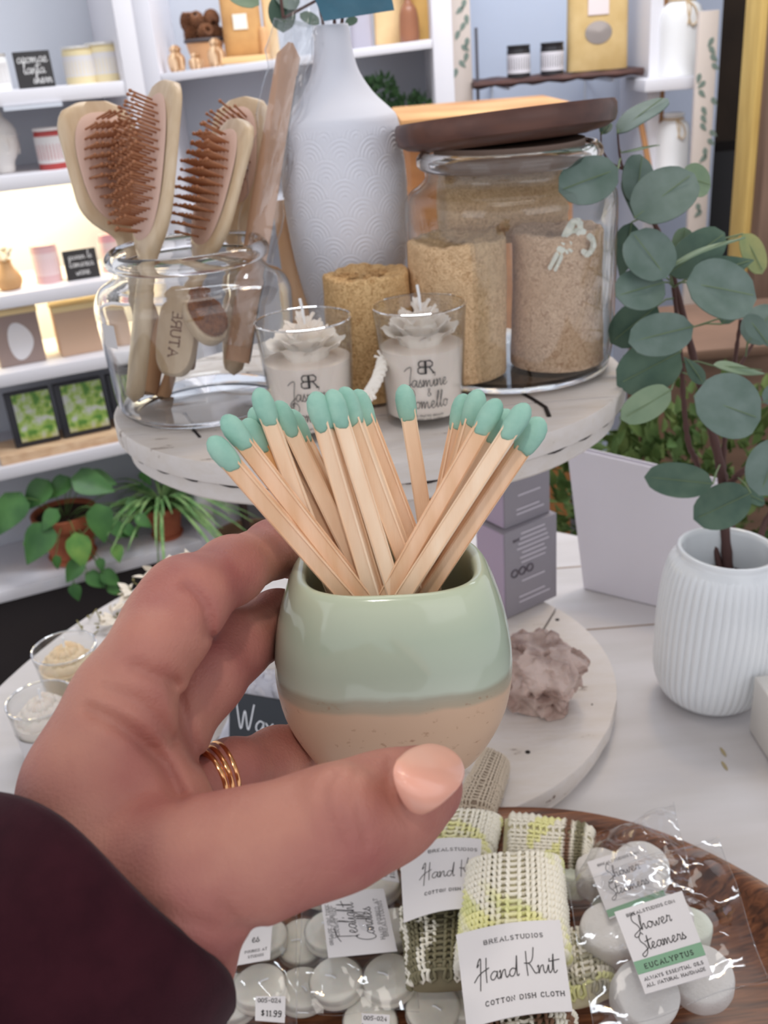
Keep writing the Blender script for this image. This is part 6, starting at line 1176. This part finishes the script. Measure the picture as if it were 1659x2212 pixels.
# matches: head pixel, lower pixel, forward lean, which layer
wood_a = mat('match_wood', (219, 187, 158), .7, c2=(206, 170, 136), nscale=60, stretch=(3, 3, .3), bump=.3, bscale=500, bdist=.0003)
wood_b = mat('match_wood_pale', (226, 200, 174), .7, c2=(214, 184, 154), nscale=50, stretch=(3, 3, .3), bump=.3, bscale=500, bdist=.0003)
wood_c = mat('match_wood_amber', (208, 160, 106), .7, c2=(220, 182, 138), nscale=40)
head_m = mat('match_head_green', (140, 178, 162), .75, c2=(126, 168, 153), nscale=200, bump=.3, bscale=900, bdist=.0003)
MT = [((452, 945), (735, 1268), .0, 0, 'a', 'front match, leaning lowest at far left'), ((482, 898), (772, 1268), .1, 1, 'a', 'second match from the left, its head below the tall left one'),
      ((528, 905), (742, 1262), .5, 3, 'c', 'amber-stained match tucked behind the two leftmost matches'), ((543, 880), (760, 1240), .6, 4, 'a', 'match mostly hidden behind the tall upright one on the left'),
      ((556, 838), (722, 1270), .3, 2, 'b', 'tall match crossing in front of the left cluster'), ((596, 866), (778, 1240), .55, 3, 'b', 'broad-headed match right of the tall left one'),
      ((622, 885), (800, 1235), .75, 5, 'a', 'shaded match behind the broad-headed one on the left'), ((678, 846), (805, 1271), .2, 1, 'b', 'first of the four close heads left of centre'),
      ((714, 841), (845, 1268), .3, 1, 'b', 'second of the four close heads left of centre'), ((739, 836), (885, 1225), .5, 2, 'b', 'third of the four close heads left of centre, whitest stick'),
      ((768, 841), (905, 1210), .75, 4, 'a', 'last of the four close heads left of centre'), ((871, 830), (920, 1170), .9, 6, 'b', 'lone upright match in the middle at the back'),
      ((1004, 850), (932, 1190), .9, 5, 'a', 'slim match at the back just right of centre'), ((1036, 841), (925, 1210), .75, 4, 'a', 'match whose head overlaps the slim one right of centre'),
      ((1078, 862), (845, 1271), .35, 1, 'a', 'right-leaning match with the leftmost foot'), ((1100, 884), (892, 1265), .6, 3, 'b', 'narrow match squeezed among the right-leaning ones'),
      ((1140, 872), (882, 1271), .2, 0, 'b', 'second match from the right, lying over its neighbours'), ((1172, 903), (935, 1262), .4, 2, 'a', 'rightmost match with the big turquoise head')]
rimc = PB+PU*PH
ptd = rimc@fw-CP@fw
for (tp, bp, lean, lay, w, lab) in MT:
    t3 = lean
    dr = .2735+ .0030*lay + .001                       # depth where it crosses the rim: front wall first
    B = dp(bp[0], bp[1], dr)
    dt = dr-.020+.012*lean
    T = dp(tp[0], tp[1], dt)
    ax = unit(T-B); root = B-ax*.030
    loc_root = MR.T@(root-PB)
    if loc_root[2] < .010: root = root+ax*((.010-loc_root[2])/max(.3, float((MR.T@ax)[2])))
    LR = MR.T@(root-PB)                                   # keep the foot inside the pot
    lim = .019; LR[1] = np.clip(LR[1], -.014, .014); LR[0] = np.clip(LR[0], -lim, lim); root = PB+MR@LR
    m = thing('match', root, 'green-headed match, '+lab, 'match', 'matches in the ceramic pot')
    d = unit(T-root); L = np.linalg.norm(T-root); Fm = frame(d, rt)
    tw = rng.uniform(-.35, .35); Fm = Fm@rotz(tw)
    hw = .00225; hl = .0105
    sq = np.array([(-1, -1), (1, -1), (1, 1), (-1, 1)])*hw
    def ringsq(z, k=1, bend=0): return np.column_stack([sq[:, 0]*k+bend, sq[:, 1]*k, np.full(4, z)])
    bd = rng.uniform(-.0006, .0006)
    rr = []
    for z in np.linspace(0, L-.006, 9):
        s = z/L; c = .0004*hw/hw; q = []
        for (x, y) in sq:
            q += [(x*.82, y, 0), (x, y*.82, 0)] if x*y > 0 else [(x, y*.82, 0), (x*.82, y, 0)]
        q = np.array(q); q[:, 0] += bd*math.sin(PI*s); q[:, 2] = z; rr.append(q)
    st = loft(rr)
    obj('stick', xf(st, Fm, root), {'a': wood_a, 'b': wood_b, 'c': wood_c}[w], m, angle=30)
    t = np.linspace(0, 2*PI, 14, endpoint=False); cx, cy = sup(t, 2.6); hr = []
    big = 1.12 if 'big' in lab else 1.0
    for s, r in [(0, .00185), (.05, .0021), (.15, .0024), (.35, .00262), (.6, .00268), (.8, .0023), (.93, .0015), (.99, .0006), (1, .0001)]:
        wob = .00035*np.sin(3*t+tw*9) if s < .2 else 0
        hr.append(np.column_stack([cx*r*big*1.1, cy*r*big*1.1, np.full(14, L-hl+s*hl)+(wob if s < .2 else 0)]))
    obj('match_head', xf(loft(hr), Fm, root), head_m, m, angle=80)

# ---- the hand: one continuous surface grown around its bones
def J(x, y, d, rpx): return np.array([*dp(x, y, d), rpx*d/FPX])
thumb = [J(245, 1985, .226, 205), J(455, 1876, .210, 138), J(590, 1834, .210, 120), J(730, 1787, .214, 118), J(835, 1743, .224, 103), J(912, 1700, .232, 88)]
index = [J(200, 1650, .238, 100), J(278, 1500, .236, 100), J(362, 1352, .244, 92), J(400, 1295, .250, 88), J(500, 1232, .272, 68), J(590, 1186, .300, 58), J(665, 1205, .333, 52), J(730, 1245, .338, 44)]
middle = [J(240, 1690, .25, 105), J(330, 1590, .256, 100), J(438, 1458, .268, 88), J(500, 1398, .280, 76), J(600, 1345, .304, 66), J(680, 1345, .336, 56), J(745, 1365, .343, 48)]
ring_f = [J(300, 1755, .254, 84), J(410, 1704, .264, 68), J(500, 1668, .272, 66), J(600, 1640, .292, 64), J(690, 1600, .322, 56), J(750, 1580, .336, 46)]
pinky = [J(300, 1810, .254, 84), J(420, 1792, .264, 62), J(540, 1775, .276, 58), J(640, 1740, .295, 52), J(715, 1700, .316, 44), J(760, 1675, .325, 38)]
palm = [(J(185, 1700, .232, 100), J(310, 1730, .238, 98)), (J(205, 1820, .232, 130), J(315, 1775, .235, 105)), (J(190, 1690, .235, 96), J(260, 1545, .238, 96)), (J(310, 1740, .245, 85), J(365, 1570, .262, 60))]
wrist = [J(285, 2025, .222, 212), J(160, 2200, .208, 220), J(-20, 2420, .190, 240)]
crease = [([(722, 1672), (700, 1700), (703, 1745), (722, 1790), (738, 1830)], .00055, 8), ([(770, 1668), (762, 1700), (770, 1745), (784, 1790), (790, 1830)], .00040, 7), ([(742, 1690), (748, 1720), (742, 1760), (756, 1800)], .0003, 6),
          ([(404, 1268), (432, 1292), (448, 1330), (450, 1370)], .0011, 12), ([(290, 1440), (330, 1456), (368, 1470)], .0008, 12), ([(225, 1490), (300, 1520), (345, 1560), (372, 1600)], .0008, 14), ([(200, 1535), (280, 1580), (350, 1650), (385, 1715)], .0014, 16), ([(378, 1480), (392, 1530), (410, 1590), (430, 1640)], .0010, 14),
          ([(640, 1700), (655, 1750), (668, 1800)], .00018, 10), ([(340, 1960), (420, 1990), (500, 2010)], .0005, 16), ([(480, 1960), (520, 2000), (560, 2005)], .0006, 12), ([(845, 1640), (838, 1690), (856, 1745), (882, 1775)], .00045, 9)]
def rcone(X, Y, Z, a, b):
    pa = a[:3]; ba = b[:3]-a[:3]; l2 = float(ba@ba); rr_ = a[3]-b[3]; a2 = l2-rr_*rr_; il2 = 1/l2
    px, py, pz = X-pa[0], Y-pa[1], Z-pa[2]; y = px*ba[0]+py*ba[1]+pz*ba[2]; z = y-l2
    qx, qy, qz = px*l2-ba[0]*y, py*l2-ba[1]*y, pz*l2-ba[2]*y; x2 = qx*qx+qy*qy+qz*qz; y2 = y*y*l2; z2 = z*z*l2
    k = np.sign(rr_)*rr_*rr_*x2
    r = (np.sqrt(np.maximum(x2*a2*il2, 0))+y*rr_)*il2-a[3]
    r = np.where(np.sign(z)*a2*z2 > k, np.sqrt(x2+z2)*il2-b[3], r)
    return np.where(np.sign(y)*a2*y2 < k, np.sqrt(x2+y2)*il2-a[3], r)
def smin(a, b, k): h = np.clip(.5+.5*(b-a)/k, 0, 1); return b*(1-h)+a*h-k*h*(1-h)
def chain(X, Y, Z, P, k=.004):
    d = None
    for a, b in zip(P[:-1], P[1:]):
        q = rcone(X, Y, Z, a, b); d = q if d is None else smin(d, q, k)
    return d
def pot_sdf(X, Y, Z, grow=0):
    px, py, pz = X-PB[0], Y-PB[1], Z-PB[2]
    lx = px*PX[0]+py*PX[1]+pz*PX[2]; ly = px*PY[0]+py*PY[1]+pz*PY[2]; lz = px*PU[0]+py*PU[1]+pz*PU[2]
    r = (np.abs(lx)**2.9+np.abs(ly/.84)**2.9)**(1/2.9)
    zz = [p[1] for p in pot_prof[1:13]]; rr2 = [p[0] for p in pot_prof[1:13]]
    return np.maximum(r-np.interp(lz, zz, rr2), np.maximum(-lz, lz-.0624))
def hand_sdf(X, Y, Z, creases=True):
    P = None
    for a, b in palm:
        q = rcone(X, Y, Z, a, b); P = q if P is None else smin(P, q, .012)
    P = smin(P, chain(X, Y, Z, wrist, .02), .02)
    D = smin(P, chain(X, Y, Z, thumb, .008), .012)
    for fch, kk in ((index, .010), (middle, .008), (ring_f, .007), (pinky, .007)):
        D = smin(D, smin(P, chain(X, Y, Z, fch, .005), kk), .0022)
    # knuckle swelling of the thumb and fleshy finger pads
    for x, y, d, r, k in ((735, 1725, .207, 60, .006), (318, 1395, .232, 66, .008)):
        c = dp(x, y, d); D = smin(D, np.sqrt((X-c[0])**2+(Y-c[1])**2+(Z-c[2])**2)-r*d/FPX, k)
    if creases:
        vx, vy_, vz = X-CP[0], Y-CP[1], Z-CP[2]; w = vx*fw[0]+vy_*fw[1]+vz*fw[2]
        sx = 829.5+FPX*(vx*rt[0]+vy_*rt[1]+vz*rt[2])/w; sy = 1106-FPX*(vx*up[0]+vy_*up[1]+vz*up[2])/w
        near = np.abs(D) < .004; sxn, syn = sx[near], sy[near]; add = np.zeros_like(sxn)
        for pl_, amp, wd in crease:
            Q = crom(pl_, 4); dd = np.full(sxn.shape, 1e9)
            for a, b in zip(Q[:-1], Q[1:]):
                ab = b-a; t = np.clip(((sxn-a[0])*ab[0]+(syn-a[1])*ab[1])/(ab@ab), 0, 1); dd = np.minimum(dd, (sxn-a[0]-t*ab[0])**2+(syn-a[1]-t*ab[1])**2)
            add += 1.7*amp*np.exp(-dd/(wd*1.15)**2)
        g = add; D = D.copy(); D[near] += g*np.where(w[near] < .30, 1, 0)
    m = -pot_sdf(X, Y, Z); h = np.clip(.5-.5*(D-m)/.0012, 0, 1); return m*h+D*(1-h)+.0012*h*(1-h)
allj = np.vstack([thumb, index, middle, ring_f, pinky, wrist[:2]]); lo = (allj[:, :3]-allj[:, 3:]).min(0)-.004; hi = (allj[:, :3]+allj[:, 3:]).max(0)+.004
hv, hf = surfnet(hand_sdf, lo, hi, .0009)
hv = hv.astype(float)
def biggest(V, F):
    """keep the largest connected piece"""
    E = np.array([(q[i], q[(i+1) % 4]) for q in F for i in range(4)]); lab = np.arange(len(V))
    while True:
        m = np.minimum(lab[E[:, 0]], lab[E[:, 1]]); new = lab.copy(); np.minimum.at(new, E[:, 0], m); np.minimum.at(new, E[:, 1], m); new = new[new]
        if (new == lab).all(): break
        lab = new
    k = np.bincount(lab).argmax(); keep = lab == k; idx = np.cumsum(keep)-1
    return V[keep], [tuple(int(idx[i]) for i in q) for q in F if keep[q[0]]]
hv, hf = biggest(hv, hf)
def relax(V, F, it=2, lam=.5):
    E = np.array([(q[i], q[(i+1) % len(q)]) for q in F for i in range(len(q))]); n = len(V)
    for _ in range(it):
        acc = np.zeros_like(V); cnt = np.zeros(n)
        for k in range(3): acc[:, k] = np.bincount(E[:, 0], V[E[:, 1], k], n)+np.bincount(E[:, 1], V[E[:, 0], k], n)
        cnt = np.bincount(E[:, 0], minlength=n)+np.bincount(E[:, 1], minlength=n); V = V*(1-lam)+lam*acc/np.maximum(cnt, 1)[:, None]
    return V
hv = relax(hv, hf, 2)
skin = mat('skin', (196, 137, 119), .5, c2=(164, 98, 92), nscale=26, detail=4, ramp=(.36, .66), bump=.5, bscale=1100, bdist=.0005, sss=.12, gain=.95, spec=.35)
person = thing('person', dp(230, 2000, .24), "person's left hand in a burgundy sleeve gripping the small pot with thumb and fingers", 'person')
hand = fix_normals(obj('hand', (hv, hf), skin, person, angle=180))

# thumbnail: marched onto the thumb surface, then domed
nail_px = [(858, 1640), (885, 1618), (925, 1606), (962, 1613), (990, 1632), (1003, 1660), (999, 1688), (975, 1718), (942, 1746), (912, 1760), (886, 1752), (866, 1726), (852, 1690), (850, 1662)]
def march(px, py, d0=.19, it=40):
    d = np.full(len(px), d0)
    R = fw[None]+np.outer((px-829.5)/FPX, rt)+np.outer((1106-py)/FPX, up)
    for _ in range(it):
        Q = CP+R*d[:, None]; d = d+np.clip(hand_sdf(Q[:, 0], Q[:, 1], Q[:, 2], False), -.004, .004)*.8
    return CP+R*d[:, None]
C0 = np.array([924.0, 1684]); O = crom(nail_px+[nail_px[0]], 4)[:-1]; n = len(O)
Q = []; ss = np.linspace(1.0, 0.02, 12)
for s in ss: Q.append(C0+(O-C0)*s)
Q = np.vstack(Q); Sf = march(np.clip(Q[:, 0], 0, 991), Q[:, 1]); base = Sf.mean(0)
over = np.maximum(Q[:, 0]-985, 0)
# a smooth sheet: quadratic fit of depth over the nail, so it stays hard and glossy
dd = (Sf-CP)@fw; A_ = np.column_stack([np.ones(len(Q)), Q[:, 0]-C0[0], Q[:, 1]-C0[1], (Q[:, 0]-C0[0])**2, (Q[:, 0]-C0[0])*(Q[:, 1]-C0[1]), (Q[:, 1]-C0[1])**2])
ok = Q[:, 0] < 975; co = np.linalg.lstsq(A_[ok], dd[ok], rcond=None)[0]; fit = A_@co; inn = ok & (np.repeat(ss, n) < .97); fit = fit-max(0, float((fit-dd)[inn].max()))-.0002
rr_ = np.repeat(ss, n); lift = .0016*(1-rr_**4)+.0001
topv = np.array([dp(q[0], q[1], d-l) for q, d, l in zip(Q, fit, lift)]); botv = np.array([dp(q[0], q[1], d+.0012) for q, d in zip(Q, fit)])
fc = grid_faces(12, n) + [tuple(11*n+k for k in range(n))]
V = np.vstack([topv, botv[:n]]); fc = fc+[(12*n+k, 12*n+(k+1) % n, (k+1) % n, k) for k in range(n)]
nail = fix_normals(obj('thumbnail', (V, fc), mat('nail_polish', (240, 172, 150), .28, spec=.5, coat=.25, gain=1.1), person, angle=60))
tag(nail, 'glossy peach-pink painted thumbnail')

# three thin gold rings on the ring finger
gold = mat('gold', (224, 168, 118), .16, metallic=1, gain=1.2)
fa, fb = ring_f[1], ring_f[2]; fd = unit(fb[:3]-fa[:3])
for k, (x, y, lab) in enumerate([(452, 1682, 'thin gold ring on the ring finger, nearest the palm'), (468, 1677, 'thin gold ring between the other two on the ring finger'), (484, 1671, 'thin gold ring on the ring finger, nearest the pot')]):
    s = np.interp(x, [420, 500], [0, 1]); c = fa+(fb-fa)*s; FR = frame(unit(fd+.12*rt*(k-1)))
    v, f = torus(c[3]*1.04, .00095, 56, 10)
    v = v*(1+.008*np.sin(np.arange(len(v))/10*.9))[:, None] if k == 1 else v
    tag(obj('finger_ring', xf((v, f), FR, c[:3]), gold), lab, 'ring', 'gold rings')

# sleeve
ax = unit((-.65*rt-.75*up)*.82-fw*.57); c0 = dp(222, 1948, .224); FS = frame(ax, up)
rings = []; t = np.linspace(0, 2*PI, 72, endpoint=False)
def srad(z): return .0372+.03*z
prof_s = [(z, srad(z)+(.0012 if z > 0 else .0)) for z in (0, .0015, .006, .013, .02, .03, .045, .06, .08, .10, .13)]
for z, r in [(.03, .0335), (.012, .034), (.002, .0352), (-.0008, .0362)]+prof_s:
    rr2 = r*(1+.018*np.sin(3*t+z*30)+.012*np.sin(7*t-z*55+1)*min(1, abs(z)*30)); rings.append(np.column_stack([rr2*np.cos(t)*1.0, rr2*np.sin(t), np.full(72, z)+.0012*np.sin(4*t)]))
sv = xf(loft(rings, False, False), FS, c0)
sleeve_m = mat('burgundy_knit', (58, 22, 31), .95, c2=(49, 17, 26), nscale=120, bump=.5, bscale=2500, bdist=.0003, sheen=.08, gain=1.0, spec=.15)
obj('sleeve', sv, sleeve_m, person, angle=180)
